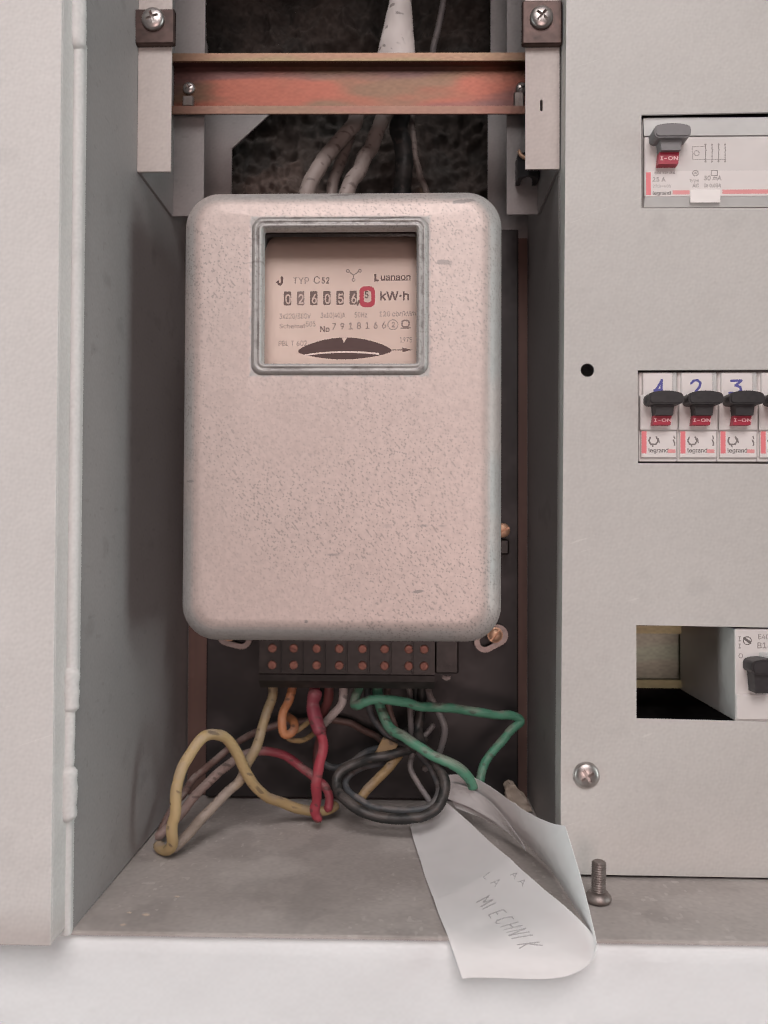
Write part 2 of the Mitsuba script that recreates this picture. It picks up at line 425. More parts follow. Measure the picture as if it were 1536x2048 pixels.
def grid(P, nu, nv, thick, seed=0, ripple=0.0003, creases=()):
    """A sheet through a net of points, with thickness."""
    P = np.asarray(P, float) * 1e-3
    a, b = np.linspace(0, 1, P.shape[0]), np.linspace(0, 1, P.shape[1])
    u, v = np.linspace(0, 1, nu), np.linspace(0, 1, nv)
    G = np.stack([RectBivariateSpline(a, b, P[..., k], kx=min(3, len(a) - 1), ky=min(3, len(b) - 1))(u, v) for k in range(3)], -1)
    G[..., 2] += ripple * (meshkit.noise(np.stack([G[..., 0] * 70, G[..., 1] * 70, G[..., 2] * 0 + seed], -1), seed) - 0.5)
    for at_, k_, h_ in creases:  # old folds across the sheet
        G[..., 2] += h_ * np.exp(-np.abs(u[:, None] + k_ * v[None] - at_) / 0.035)
    du, dv = np.gradient(G, axis=0), np.gradient(G, axis=1)
    N = np.cross(du, dv)
    N /= np.linalg.norm(N, axis=-1, keepdims=True)
    top, bot = (G + N * thick / 2).reshape(-1, 3), (G - N * thick / 2).reshape(-1, 3)
    i, j = np.meshgrid(np.arange(nu - 1), np.arange(nv - 1), indexing='ij')
    q = np.stack([i * nv + j, (i + 1) * nv + j, (i + 1) * nv + j + 1, i * nv + j + 1], -1).reshape(-1, 4)
    f = np.vstack([q[:, [0, 1, 2]], q[:, [0, 2, 3]]])
    n = nu * nv
    ring = [j_ for j_ in range(nv)] + [i_ * nv + nv - 1 for i_ in range(1, nu)] + [(nu - 1) * nv + j_ for j_ in range(nv - 2, -1, -1)] + [i_ * nv for i_ in range(nu - 2, 0, -1)]
    ring = np.array(ring)
    nxt = np.roll(ring, -1)
    side = np.vstack([np.c_[ring, nxt, nxt + n], np.c_[ring, nxt + n, ring + n]])
    return trimesh.Trimesh(np.vstack([top, bot]), np.vstack([f, f[:, ::-1] + n, side]), process=False), G, N


# ------------------------------------------------------------------ the setting: plastered wall and the rough hole behind the cabinet
def wall_mesh():
    # a plastered face with the cabinet's opening: strips of small quads, pushed in and out a little
    X0, X1, Z0, Z1 = -0.1345, 0.34, -0.0005, 0.62
    xs = np.unique(np.r_[np.linspace(-0.7, X0, 60), np.linspace(X0, X1, 150), np.linspace(X1, 0.9, 30)])
    zs = np.unique(np.r_[np.linspace(-0.5, Z0, 110), np.linspace(Z0, Z1, 60), np.linspace(Z1, 1.0, 20)])
    X, Z = np.meshgrid(xs, zs, indexing='ij')
    edge = np.minimum(np.abs(Z - Z0), 1)
    Y = 0.0016 * (meshkit.noise(np.stack([X * 14, Z * 14, X * 0], -1), 1) - 0.5) + 0.0008 * (meshkit.noise(np.stack([X * 60, Z * 60, X * 0], -1), 2) - 0.5)
    Y = Y + 0.0022 * np.exp(-(edge / 0.0016) ** 2) + 0.0012
    nx, nz = len(xs), len(zs)
    i, j = np.meshgrid(np.arange(nx - 1), np.arange(nz - 1), indexing='ij')
    cx, cz = (xs[:-1] + xs[1:]) / 2, (zs[:-1] + zs[1:]) / 2
    solid = ~((cx[:, None] > X0) & (cx[:, None] < X1) & (cz[None] > Z0) & (cz[None] < Z1))
    # an uneven plaster lip along the lower edge of the opening
    lip = np.abs(Z - Z0) < 1e-9
    Z = Z + np.where(lip & (X > X0) & (X < X1), 0.0010 * (meshkit.noise(np.stack([X * 90, X * 0, X * 0], -1), 5) - 0.65), 0)
    q = np.stack([i * nz + j, (i + 1) * nz + j, (i + 1) * nz + j + 1, i * nz + j + 1], -1)[solid]
    v = np.stack([X, Y, Z], -1).reshape(-1, 3)
    front = trimesh.Trimesh(v, np.vstack([q[:, [0, 1, 2]], q[:, [0, 2, 3]]]), process=False)
    reveal = cat([bx(X0 - 0.05, X1 + 0.05, 0.006, 0.24, Z0 - 0.05, Z0 - 0.0021), bx(X0 - 0.05, X0 - 0.002, 0.006, 0.24, Z0, Z1), bx(X1 + 0.002, X1 + 0.05, 0.006, 0.24, Z0, Z1), bx(X0 - 0.05, X1 + 0.05, 0.006, 0.24, Z1 + 0.002, Z1 + 0.05)])
    return front, reveal


wf, wr = wall_mesh()
add('wall', wf, 'plaster', True, kind='structure')
add('wall__reveal', wr, 'plaster')


def masonry_mesh():
    xs, zs = np.linspace(-0.15, 0.11, 200), np.linspace(0.30, 0.66, 270)
    X, Z = np.meshgrid(xs, zs, indexing='ij')
    S = lambda k, s: meshkit.noise(np.stack([X * k, Z * k, X * 0], -1), s)
    Y = 0.235 + 0.040 * (S(24, 1) - 0.5) + 0.020 * np.abs(S(60, 2) - 0.5) + 0.009 * np.abs(S(130, 3) - 0.5) + 0.008 * (S(260, 4) - 0.5)
    Y = np.maximum(Y, 0.2)
    n = len(zs)
    i, j = np.meshgrid(np.arange(len(xs) - 1), np.arange(n - 1), indexing='ij')
    q = np.stack([i * n + j, (i + 1) * n + j, (i + 1) * n + j + 1, i * n + j + 1], -1).reshape(-1, 4)
    return trimesh.Trimesh(np.stack([X, Y, Z], -1).reshape(-1, 3), np.vstack([q[:, [0, 1, 2]], q[:, [0, 2, 3]]]), process=False)


add('wall_recess', masonry_mesh(), 'masonry', True, kind='structure')

# ------------------------------------------------------------------ the sheet-steel cabinet
XL, XR, YB, ZT = -0.1305, 0.0735, 0.178, 0.60
note('cabinet', 'grey painted steel cabinet recessed in the white wall, its door swung open', 'cabinet')
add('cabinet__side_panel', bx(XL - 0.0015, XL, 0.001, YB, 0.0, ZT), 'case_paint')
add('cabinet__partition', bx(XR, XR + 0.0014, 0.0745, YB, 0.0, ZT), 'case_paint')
add('cabinet__floor_panel', along_x(Polygon([(-0.0004, -0.0012), (-0.0004, -0.0004), (0.0006, 0.0), (YB, -0.0012), (YB, -0.0032)]), XL, 0.335), 'floor_dust', label='dusty bottom sheet of the cabinet')
# back sheet with its two openings
back = sbox(XL, 0.0, 0.335, ZT)
back = back.difference(Polygon([(-0.1066, 0.30), (-0.1066, 0.3906), (-0.0820, 0.4130), (0.0494, 0.4130), (0.0494, 0.30)]))
back = back.difference(sbox(-0.1255, 0.4200, 0.0510, 0.575))
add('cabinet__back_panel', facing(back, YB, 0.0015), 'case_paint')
add('cabinet__added_dark_board', bx(0.0760, 0.334, 0.1700, 0.1775, 0.0005, 0.20, 0.0004), 'bakelite', label='black board added at the back of the breaker bay in place of its shade')  # added dark sheet, stands in for the unlit back of the bay
add('cabinet__top_panel', bx(XL, 0.335, 0.001, YB - 0.0005, ZT, ZT + 0.0015), 'case_paint')
add('cabinet__side_panel', bx(0.335, 0.3365, 0.001, YB, 0.0, ZT), 'case_paint')
# small fold behind the right-hand edge of the upper opening
add('cabinet__back_tab', bx(0.0505, 0.0640, YB - 0.0032, YB - 0.0003, 0.425, 0.447, 0.0004), 'case_paint')
# door frame: a rolled bead along the left edge, broken at the hinges
beadp = Polygon([(-0.1356, 0.0015), (-0.1356, -0.0026), (-0.1346, -0.0034), (-0.1338, -0.0030), (-0.1334, -0.0036)] + [(-0.1309 + 0.0026 * math.cos(t), -0.0016 - 0.0030 * math.sin(t)) for t in np.linspace(2.6, 0.0, 9)] + [(-0.1286, 0.0012)])
add('cabinet__door_frame', along_z(beadp, 0.098, 0.352), 'frame_paint', 35)
thin = Polygon([(-0.1356, 0.0015), (-0.1356, -0.0018), (-0.1348, -0.0024)] + [(-0.1322 + 0.0022 * math.cos(t), -0.0010 - 0.0020 * math.sin(t)) for t in np.linspace(2.4, 0.0, 8)] + [(-0.1302, 0.0012)])
add('cabinet__door_frame', along_z(thin, -0.0005, 0.0455), 'frame_paint', 35)
add('cabinet__door_frame', along_z(thin, 0.352, 0.60), 'frame_paint', 35)


def barrel(x, y, z0, z1, r, seed):
    n, s = 24, 22
    zs = np.linspace(z0, z1, n)
    ang = np.arange(s) * 2 * np.pi / s
    e = np.minimum(zs - z0, z1 - zs)
    rr = r * np.sqrt(np.clip(1 - (1 - np.clip(e / 0.0022, 0, 1)) ** 2, 0.25, 1))
    V = np.stack([x + rr[:, None] * np.cos(ang), y + rr[:, None] * np.sin(ang), np.repeat(zs[:, None], s, 1)], -1)
    V = V + 0.0006 * (meshkit.noise(V * 320, seed)[..., None] - 0.5)
    i, j = np.meshgrid(np.arange(n - 1), np.arange(s), indexing='ij')
    q = np.stack([i * s + j, i * s + (j + 1) % s, (i + 1) * s + (j + 1) % s, (i + 1) * s + j], -1).reshape(-1, 4)
    V = np.vstack([V.reshape(-1, 3), [[x, y, z0], [x, y, z1]]])
    k = np.arange(s)
    f = np.vstack([q[:, [0, 1, 2]], q[:, [0, 2, 3]], np.c_[np.full(s, n * s), (k + 1) % s, k], np.c_[np.full(s, n * s + 1), (n - 1) * s + k, (n - 1) * s + (k + 1) % s]])
    return trimesh.Trimesh(V, f, process=False)


add('cabinet__hinge', barrel(-0.1313, -0.0030, 0.0440, 0.0655, 0.0036, 1), 'frame_paint', 40, label='lower hinge barrel with thick brushed paint')
add('cabinet__hinge__knuckle', barrel(-0.1316, -0.0026, 0.0640, 0.0930, 0.0026, 2), 'frame_paint', 40)
add('cabinet__hinge__leaf', bx(-0.1362, -0.1350, -0.0060, 0.0010, 0.0620, 0.0960, 0.0003), 'frame_paint')
add('cabinet__hinge__knuckle', barrel(-0.1309, -0.0026, 0.0860, 0.1040, 0.0034, 3), 'frame_paint', 40)
add('cabinet__hinge', barrel(-0.1313, -0.0030, 0.3480, 0.3780, 0.0036, 4), 'frame_paint', 40, label='upper hinge barrel, cut by the top of the view')
# door leaf, swung fully open and lying along the wall
DX = -0.1318
add('cabinet__door', cat([bx(-0.62, DX, -0.0165, -0.0152, 0.0022, 0.60, 0.0003), bx(DX - 0.0013, DX, -0.0151, -0.0012, 0.0024, 0.60, 0.0003), bx(-0.62, DX - 0.0014, -0.0151, -0.0030, 0.0022, 0.0034, 0.0003)]), 'door_paint', label='open cabinet door leaf at the left edge of the view')

# ------------------------------------------------------------------ two channel brackets with clamp plates
cross = {t: mikit.ply(screw_head(0.0055, 0.0030, 'cross', t), 'm_steel', smooth=35) for t in (0.35, 0.9)}


def bracket(side, label):
    wall_x = XL if side < 0 else XR
    X = lambda d: wall_x + d if side < 0 else wall_x - d
    k = 'channel_bracket' if side < 0 else 'channel_bracket_001'
    note(k, label, 'bracket', None)
    span = lambda a, b: (min(X(a), X(b)), max(X(a), X(b)))
    w0, w1 = span(0.0002, 0.0014)
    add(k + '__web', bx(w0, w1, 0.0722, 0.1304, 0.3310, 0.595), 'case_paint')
    f0, f1 = span(0.0002, 0.0165)
    flange = sbox(f0, 0.3310, f1, 0.595)
    if side > 0:
        flange = flange.difference(rrect(0.0640, 0.0653, 0.3590, 0.3645, 0.0006))
    add(k + '__front_flange', facing(flange, 0.0710, 0.0012), 'bracket_paint')
    r0, r1 = span(0.0002, 0.0183)
    add(k + '__rear_flange', facing(sbox(r0, 0.3315, r1, 0.595), 0.1306, 0.0012), 'case_paint')
    p0, p1 = span(-0.0006, 0.0187) if side < 0 else span(-0.0004, 0.0185)
    add(k + '__clamp_plate', bx(p0, p1, 0.0672, 0.0708, 0.3915 if side < 0 else 0.3895, 0.4085 if side < 0 else 0.4105, 0.0006), 'brown_steel', label='dark steel clamp plate')
    sx, sz = (-0.1219, 0.4030) if side < 0 else (0.0640, 0.4018)
    add(k + '__screw', cross[0.35 if side < 0 else 0.9], 'steel', to_world=T().translate([sx, 0.0671, sz]), label='shiny cross-head screw')


bracket(-1, 'left grey channel bracket with a dark clamp plate, next to the open door')
bracket(1, 'right grey channel bracket with a dark clamp plate, beside the breaker cover panel')


# ------------------------------------------------------------------ mounting rails
def rail_profile(yf, z0, z1, t=0.0011):
    """Hat rail: two lips in front, a web set 7.5 mm back."""
    lip, d = 0.0043, 0.0075
    p = [(yf, z0), (yf, z0 + lip), (yf + d - t, z0 + lip), (yf + d - t, z1 - lip), (yf, z1 - lip), (yf, z1), (yf + t, z1), (yf + t, z1 - lip + t), (yf + d, z1 - lip + t), (yf + d, z0 + lip - t), (yf + t, z0 + lip - t), (yf + t, z0)]
    return Polygon(p)


def rail(key, x0, x1, z0, z1, yf, drop, web_mat, lip_mat, low_mat, label):
    note(key, label, 'mounting rail')
    prof = rail_profile(yf, z0, z1)
    web = prof.intersection(sbox(yf + 0.0015, z0, yf + 0.02, z1))
    shear = np.eye(4)
    shear[2, 0] = -drop
    for part, shape, m in (('web', web, web_mat), ('lip', prof.intersection(sbox(yf - 0.01, (z0 + z1) / 2, yf + 0.0015, z1 + 0.01)), lip_mat), ('lip', prof.intersection(sbox(yf - 0.01, z0 - 0.01, yf + 0.0015, (z0 + z1) / 2)), low_mat)):
        mesh = cat([along_x(g, x0, x1) for g in getattr(shape, 'geoms', [shape])])
        mesh.vertices = mesh.vertices + np.c_[mesh.vertices[:, 0] * 0, mesh.vertices[:, 0] * 0, -drop * mesh.vertices[:, 0]]
        add(f'{key}__{part}', mesh, m)


rail('mounting_rail', -0.1288, 0.0720, 0.3838, 0.4172, 0.1226, 0.008, 'chromate_red', 'chromate_yellow', 'chromate_rose', 'reddish brass coloured mounting rail across the top of the meter bay')
small = mikit.ply(screw_head(0.0034, 0.0022, 'cross', 0.5), 'm_steel', smooth=35)
add('mounting_rail__screw', small, 'steel', to_world=T().translate([-0.1203, 0.1289, 0.4018]))
add('mounting_rail__screw', small, 'steel', to_world=T().translate([0.0632, 0.1289, 0.4000]))
add('mounting_rail__nut', bx(-0.1232, -0.1172, 0.1255, 0.1290, 0.3905, 0.3965, 0.0006), 'dull_steel')
add('mounting_rail__nut', bx(0.0585, 0.0640, 0.1255, 0.1290, 0.3880, 0.3970, 0.0006), 'dull_steel')
rail('mounting_rail_001', 0.0800, 0.330, 0.0722, 0.1062, 0.1360, 0.0, 'chromate_green', 'chromate_pale', 'chromate_pale', 'greenish mounting rail showing through the empty lower slot beside the white switch')
# adjusting clip half hidden under the right bracket
note('cable_clip', 'dark clip under the right-hand bracket, above the corner of the meter', 'clip')
add('cable_clip__body', along_z(Polygon([(0.0598, 0.1302), (0.0598, 0.1200), (0.0650, 0.1160), (0.0712, 0.1195), (0.0712, 0.1302), (0.0690, 0.1302), (0.0690, 0.1215), (0.0650, 0.1185), (0.0622, 0.1212), (0.0622, 0.1302)]), 0.3470, 0.3600), 'black_plastic')
add('cable_clip__spring', tube([[0.0600, 0.1180, 0.3620], [0.0625, 0.1165, 0.3570], [0.0665, 0.1160, 0.3560], [0.0700, 0.1175, 0.3595]], 0.0010, 5), 'brass', 40)

# ------------------------------------------------------------------ boards behind the meter
add('backing_board', facing(sbox(XL + 0.0012, 0.0, XR - 0.0008, 0.333), 0.1735, 0.0043), 'wood', label='brown wooden board on the cabinet back, showing as strips either side of the black board', category='board')
add('mounting_board', bx(-0.1170, 0.0665, 0.1672, 0.1732, 0.0005, 0.3362, 0.0007), 'bakelite', label='black mounting board behind the meter', category='board')

# ------------------------------------------------------------------ cables in the upper opening
def wire(key, pts, r, m, label, category='wire', seed=0, group=None, flat=1.0, wob=0.06):
    P = np.array(pts, float) / 1000
    P[:, 2] = np.maximum(P[:, 2], r / 1000 - 0.0008 * (P[:, 1] > 0.02))
    return add(key, tube(P, 0.93 * r / 1000, seed, wob, flat=flat), m, True, label, category, group)


P0 = np.array([[-3.0, 150, 480], [-3.8, 150, 462], [-6.5, 151, 428], [-8.0, 152, 405]]) / 1000
cz = P0[:, 2]
sl = []
for (cxx, cyy, czz), rx in zip(P0, (0.0060, 0.0064, 0.0118, 0.0125)):
    a = np.arange(24) * 2 * np.pi / 24
    sl.append(np.c_[cxx + rx * np.cos(a), cyy + 0.006 * np.sin(a), np.full(24, czz)])
sl = np.array(sl)
zi = np.linspace(0.52, cz[-1], 40)
V = np.array([[[np.interp(-z, -cz, sl[:, k, 0]), np.interp(-z, -cz, sl[:, k, 1]), z] for k in range(24)] for z in zi])
V[..., :2] += 0.0009 * (meshkit.noise(V * 130, 9)[..., None] - 0.5)
i, j = np.meshgrid(np.arange(39), np.arange(24), indexing='ij')
q = np.stack([i * 24 + j, (i + 1) * 24 + j, (i + 1) * 24 + (j + 1) % 24, i * 24 + (j + 1) % 24], -1).reshape(-1, 4)
add('cable_sleeve', trimesh.Trimesh(V.reshape(-1, 3), np.vstack([q[:, [0, 1, 2]], q[:, [0, 2, 3]]]), process=False), 'conduit', True, 'broad white cable sleeve hanging behind the rail at the top', 'cable')
wire('supply_cable', [(-6, 154, 440), (-14, 155, 418), (-26.5, 156, 401), (-43, 147, 374), (-56, 138, 345), (-60, 150, 318)], 4.7, 'cable_white', 'thick off-white cable slanting left down to the top of the meter', 'cable', 1)
wire('supply_cable_001', [(-3, 157, 440), (-7, 157, 420), (-12, 156, 401), (-24, 149, 371), (-33.5, 141, 346), (-38, 150, 318)], 4.6, 'cable_white', 'second off-white cable, right of the thick slanting one above the meter', 'cable', 2)
wire('supply_cable_002', [(-20, 170, 430), (-30, 167, 404), (-38, 162, 376), (-45, 156, 350), (-48, 160, 320)], 3.6, 'cable_dusky', 'dusky narrower cable between the two off-white cables above the meter', 'cable', 3)
wire('supply_cable_003', [(-3, 178, 440), (-3.5, 180, 405), (-2.5, 180, 362), (-2, 172, 320)], 6.0, 'wire_black', 'thick black cable hanging straight down behind the top of the meter', 'cable', 4)
wire('supply_cable_004', [(2, 190, 440), (4, 188, 405), (6, 180, 382), (13, 168, 357), (16, 165, 325)], 2.0, 'cable_dusky', 'thin tan cable right of the black cable above the meter', 'cable', 5)
wire('supply_cable_005', [(24, 206, 515), (22.5, 206, 495), (18, 206, 470), (14, 200, 440)], 2.2, 'wire_grey', 'thin grey cable beside the white sleeve at the top', 'cable', 6)


# ------------------------------------------------------------------ the meter
note('electricity_meter', 'grey hammered-paint electricity meter with a glazed dial window, on the black board', 'electricity meter')


def ring_pts(x0, x1, z0, z1, r, nc=14, ns=26):
    """A rounded rectangle as a closed ring with the same number of points whatever its size."""
    out = []
    for cx, cz_, a0 in ((x1 - r, z1 - r, 0), (x0 + r, z1 - r, 90), (x0 + r, z0 + r, 180), (x1 - r, z0 + r, 270)):
        arc = [(cx + r * math.cos(math.radians(a0 + t)), cz_ + r * math.sin(math.radians(a0 + t))) for t in np.linspace(0, 90, nc)]
        out.append(arc)
    pts = []
    for k in range(4):
        pts += out[k]
        a, b = np.array(out[k][-1]), np.array(out[(k + 1) % 4][0])
        pts += [tuple(a + (b - a) * t) for t in np.linspace(0, 1, ns + 1)[1:-1]]
    return np.array(pts)


def skin(rings):
    """Rings of (x, y, z) joined in order."""
    R = np.array(rings)
    n, s = R.shape[:2]
    i, j = np.meshgrid(np.arange(n - 1), np.arange(s), indexing='ij')
    q = np.stack([i * s + j, i * s + (j + 1) % s, (i + 1) * s + (j + 1) % s, (i + 1) * s + j], -1).reshape(-1, 4)
    return trimesh.Trimesh(R.reshape(-1, 3), np.vstack([q[:, [0, 1, 2]], q[:, [0, 2, 3]]]), process=False)


MX0, MX1, MZ0, MZ1, MF = -0.1045, 0.0452, 0.1058, 0.3165, 0.0510
rings = []


def put(inset, y, r, flare=0.0):
    p = ring_pts(MX0 + inset, MX1 - inset, MZ0 + inset, MZ1 - inset, r)
    rings.append(np.c_[p[:, 0], np.full(len(p), y), p[:, 1]])


for y in (0.1660, 0.1500, 0.1300, 0.1100, 0.0900, 0.0760):
    put(0.0012 * (0.166 - y) / 0.1 - 0.0009, y, 0.0165)
FR = 0.0115
for t in np.linspace(0, 90, 14)[1:]:
    a = math.radians(t)
    k = 1 - math.cos(a) ** 1.0
    put(0.0004 + FR * (1 - math.cos(a)), MF + 0.0005 + FR * 1.15 * (1 - math.sin(a)), max(0.0165 - FR * 0.62 * (1 - math.cos(a)), 0.006))
outer = rings[-1]
WX0, WX1, WZ0, WZ1 = -0.0706, 0.0104, 0.2283, 0.3008
b0 = ring_pts(WX0, WX1, WZ0, WZ1, 0.0048)
for t in np.linspace(0, 1, 12)[1:]:
    p = outer[:, [0, 2]] * (1 - t) + b0 * t
    rings.append(np.c_[p[:, 0], np.full(len(p), MF + 0.0005 - 0.0005 * math.sin(math.pi * t / 2)), p[:, 1]])
# raised bezel round the window: groove, rounded ridge, throat
for ins, rise, r in ((0.0002, -0.0004, 0.0048), (0.0005, 0.0004, 0.0048), (0.0009, 0.0013, 0.0046), (0.0016, 0.0018, 0.0042), (0.0022, 0.0019, 0.0038), (0.0026, 0.0015, 0.0035), (0.0030, 0.0013, 0.0032), (0.0034, 0.0017, 0.0028), (0.0040, 0.0020, 0.0024), (0.0046, 0.0018, 0.0018), (0.0051, 0.0010, 0.0014), (0.0054, -0.0010, 0.0012), (0.0055, -0.0040, 0.0011)):
    p = ring_pts(WX0 + ins, WX1 - ins, WZ0 + ins, WZ1 - ins, r)
    rings.append(np.c_[p[:, 0], np.full(len(p), MF - rise), p[:, 1]])
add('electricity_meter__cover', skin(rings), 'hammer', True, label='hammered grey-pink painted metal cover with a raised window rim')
GX0, GX1, GZ0, GZ1 = WX0 + 0.0040, WX1 - 0.0040, WZ0 + 0.0040, WZ1 - 0.0040
glass = trimesh.Trimesh([(GX0, 0.0562, GZ0), (GX1, 0.0562, GZ0), (GX1, 0.0562, GZ1), (GX0, 0.0562, GZ1)], [(0, 1, 2), (0, 2, 3)], process=False)
add('electricity_meter__window', glass, 'glass', label='clear window pane over the dial')
add('electricity_meter__base', bx(MX0 + 0.004, MX1 - 0.004, 0.1580, 0.1668, MZ0 + 0.003, MZ1 - 0.003, 0.001), 'block')

# dial: everything on it is laid out in millimetres from the middle of the dial, which hangs 0.4 degrees out of true
DY, DCX, DCZ, DT = 0.0665, -0.0295, 0.2655, 0.008
D = 'electricity_meter__dial'
zs_ = np.linspace(0.0150, 0.0440, 18)
bend = [(DY + 42.0 * (t - 0.0150) ** 2, DCZ + t) for t in zs_]  # curve shaped only so the top of the dial darkens gradually
prof_ = Polygon([(DY, DCZ - 0.046), (DY, DCZ + 0.0140)] + bend + [(y_ + 0.001, z_ - 0.0003) for y_, z_ in bend[::-1]] + [(DY + 0.001, DCZ + 0.0140), (DY + 0.001, DCZ - 0.046)])
add(D, along_x(prof_, -0.068, 0.009), 'dial', 40, label='pinkish dial plate with black print, its top shaped back to bring shade there')


def at_dial(x, z):
    return DCX + (x - z * DT) / 1000, DCZ + (z + x * DT) / 1000


def dial_text(part, s, h, x, z, m='dial_print', bold=False, squeeze=1.0, turn=0.0):
    px, pz = at_dial(x, z)
    add(f'{D}__{part}', text(s, h / 1000, px, pz, DY - (0.0002 if part == 'numeral' else 0.00002), bold, squeeze, DT + turn), m)


def dial_shape(part, polys, m, lift=0.0):
    from shapely import affinity
    g = affinity.translate(affinity.rotate(affinity.scale(unary_union(polys), 0.001, 0.001, origin=(0, 0)), DT, origin=(0, 0), use_radians=True), DCX, DCZ)
    add(f'{D}__{part}', facing(g, DY - 0.0001 - lift, 0.00008), m)


# px(u, v) of the first sketch -> mm on the dial
def mm(u, v):
    return (u - 684) * 0.2290, (606 - v) * 0.2353


x, z = mm(548, 568)
dial_shape('emblem', [LineString([mm(556, 553), mm(556, 563), mm(553, 567), mm(549, 566)]).buffer(0.55), Polygon([mm(543, 562), mm(550, 558), mm(550, 567)])], 'dial_print')
dial_text('lettering', 'TYP', 3.0, *mm(578, 566), m='dial_print_soft')
dial_text('lettering', 'C', 3.4, *mm(621, 566), bold=False)
dial_text('lettering', '52', 2.9, *mm(637.5, 566), bold=True, squeeze=0.8)
dial_shape('connection_symbol', [LineString([mm(696, 543), mm(705, 550), mm(715, 543)]).buffer(0.18), LineString([mm(705, 550), mm(705, 556)]).buffer(0.18)] + [Point(*mm(*c)).buffer(0.85).difference(Point(*mm(*c)).buffer(0.5)) for c in ((693, 541), (718, 541), (705, 559.5))], 'dial_print_soft')
dial_shape('emblem', [Polygon([mm(748, 548), mm(752, 548), mm(752, 559), mm(757, 559), mm(757, 563), mm(748, 563)])], 'dial_print')
dial_text('lettering', 'uanaon', 2.9, *mm(760, 560.5), bold=True, squeeze=1.05)
dial_shape('lettering', [sbox(mm(760, 562)[0], mm(760, 562.2)[1], mm(823, 560)[0], mm(823, 561.2)[1])], 'dial_print_soft')
DIG = '026056'
for k, ch in enumerate(DIG):
    cx = mm(567.5 + 27.3 * k, 0)[0]
    zc = mm(0, 595.5)[1]
    dial_shape('number_wheel', [rrect(cx - 1.75, cx + 1.75, zc - 3.35, zc + 3.35, 0.6)], 'drum_black' if k not in (1,) else 'drum_grey')
    dial_text('numeral', ch, 4.4, cx - 1.35, zc - 2.6, m='drum_cream', bold=True, squeeze=0.78)
cx, zc = mm(733, 593.8)
dial_shape('decimal_frame', [rrect(cx - 3.7, cx + 3.7, zc - 5.0, zc + 5.0, 2.6).difference(rrect(cx - 1.6, cx + 1.9, zc - 2.7, zc + 2.9, 1.3))], 'dial_red')
dial_shape('number_wheel', [rrect(cx - 1.5, cx + 1.8, zc - 2.6, zc + 2.8, 1.2)], 'drum_cream')
dial_text('numeral', '5', 3.3, cx - 1.5, zc - 0.7, m='dial_print', bold=True, squeeze=0.8)
dial_shape('lettering', [LineString([mm(716, 602), mm(713, 610)]).buffer(0.45)], 'dial_print')
dial_text('lettering', 'kW·h', 4.0, *mm(758, 601), m='dial_print', bold=True, squeeze=1.08)
for s, u, v, h, q in (('3x220/380V', 550, 637, 2.5, 0.72), ('3x10(40)A', 636, 636, 2.5, 0.66), ('50Hz', 706, 635.5, 2.5, 0.70), ('120 obr/kWh', 757, 634, 2.4, 0.86), ('505', 605, 653, 2.5, 0.75), ('Schemat', 550, 656, 2.1, 1.05), ('PBL T 602', 548, 692, 2.5, 0.82), ('1975', 799, 687, 2.5, 0.7)):
    dial_text('lettering', s, h, *mm(u, v), m='dial_print_soft', squeeze=q)
dial_text('lettering', 'No', 2.6, *mm(634, 664), m='dial_print', bold=True)
for k, ch in enumerate('7918166'):
    dial_text('numeral', ch, 3.1, *mm(658.5 + 17.2 * k, 660 - 0.3 * k), m='dial_print_soft', squeeze=0.95)
c2 = mm(786, 651)
dial_shape('class_mark', [Point(*c2).buffer(2.5).difference(Point(*c2).buffer(2.2))], 'dial_print_soft')
dial_text('numeral', '2', 2.5, c2[0] - 0.9, c2[1] - 1.25, m='dial_print_soft')
c3 = mm(812, 650)
dial_shape('class_mark', [rrect(c3[0] - 2.0, c3[0] + 2.0, c3[1] - 1.6, c3[1] + 2.1, 1.3).difference(rrect(c3[0] - 1.3, c3[0] + 1.3, c3[1] - 0.9, c3[1] + 1.4, 0.8)), sbox(c3[0] - 2.4, c3[1] - 2.2, c3[0] + 2.4, c3[1] - 1.6)], 'dial_print_soft')
# the slot of the disc, a dark lens with a notch, the disc's bright edge inside it, and the arrow
up = [mm(592 + 188 * t, 702 - 24 * math.sin(math.pi * t) ** 0.75) for t in np.linspace(0, 1, 41)]
dn = [mm(592 + 188 * t, 704 + 14 * math.sin(math.pi * t) ** 0.75) for t in np.linspace(1, 0, 41)]
lens = Polygon(up + dn).buffer(0.5)
lens = lens.difference(Polygon([mm(680, 676), mm(684.5, 687), mm(691, 676)]))
dial_shape('disc_slot', [lens], 'slot_dark')
edge = Polygon([mm(602 + 155 * t, 710.5 - 6.5 * math.sin(math.pi * t * 0.93) ** 0.8) for t in np.linspace(0, 1, 25)] + [mm(757 - 155 * t, 713.0 - 6.0 * math.sin(math.pi * (1 - t) * 0.96) ** 0.8 - 0.6) for t in np.linspace(0, 1, 25)]).buffer(0.12)
dial_shape('disc_edge', [edge], 'disc_metal', 0.0001)
dial_shape('arrow', [LineString([mm(783, 702), mm(808, 702)]).buffer(0.22), Polygon([mm(805, 697.5), mm(826, 702), mm(805, 706.5)])], 'dial_print')

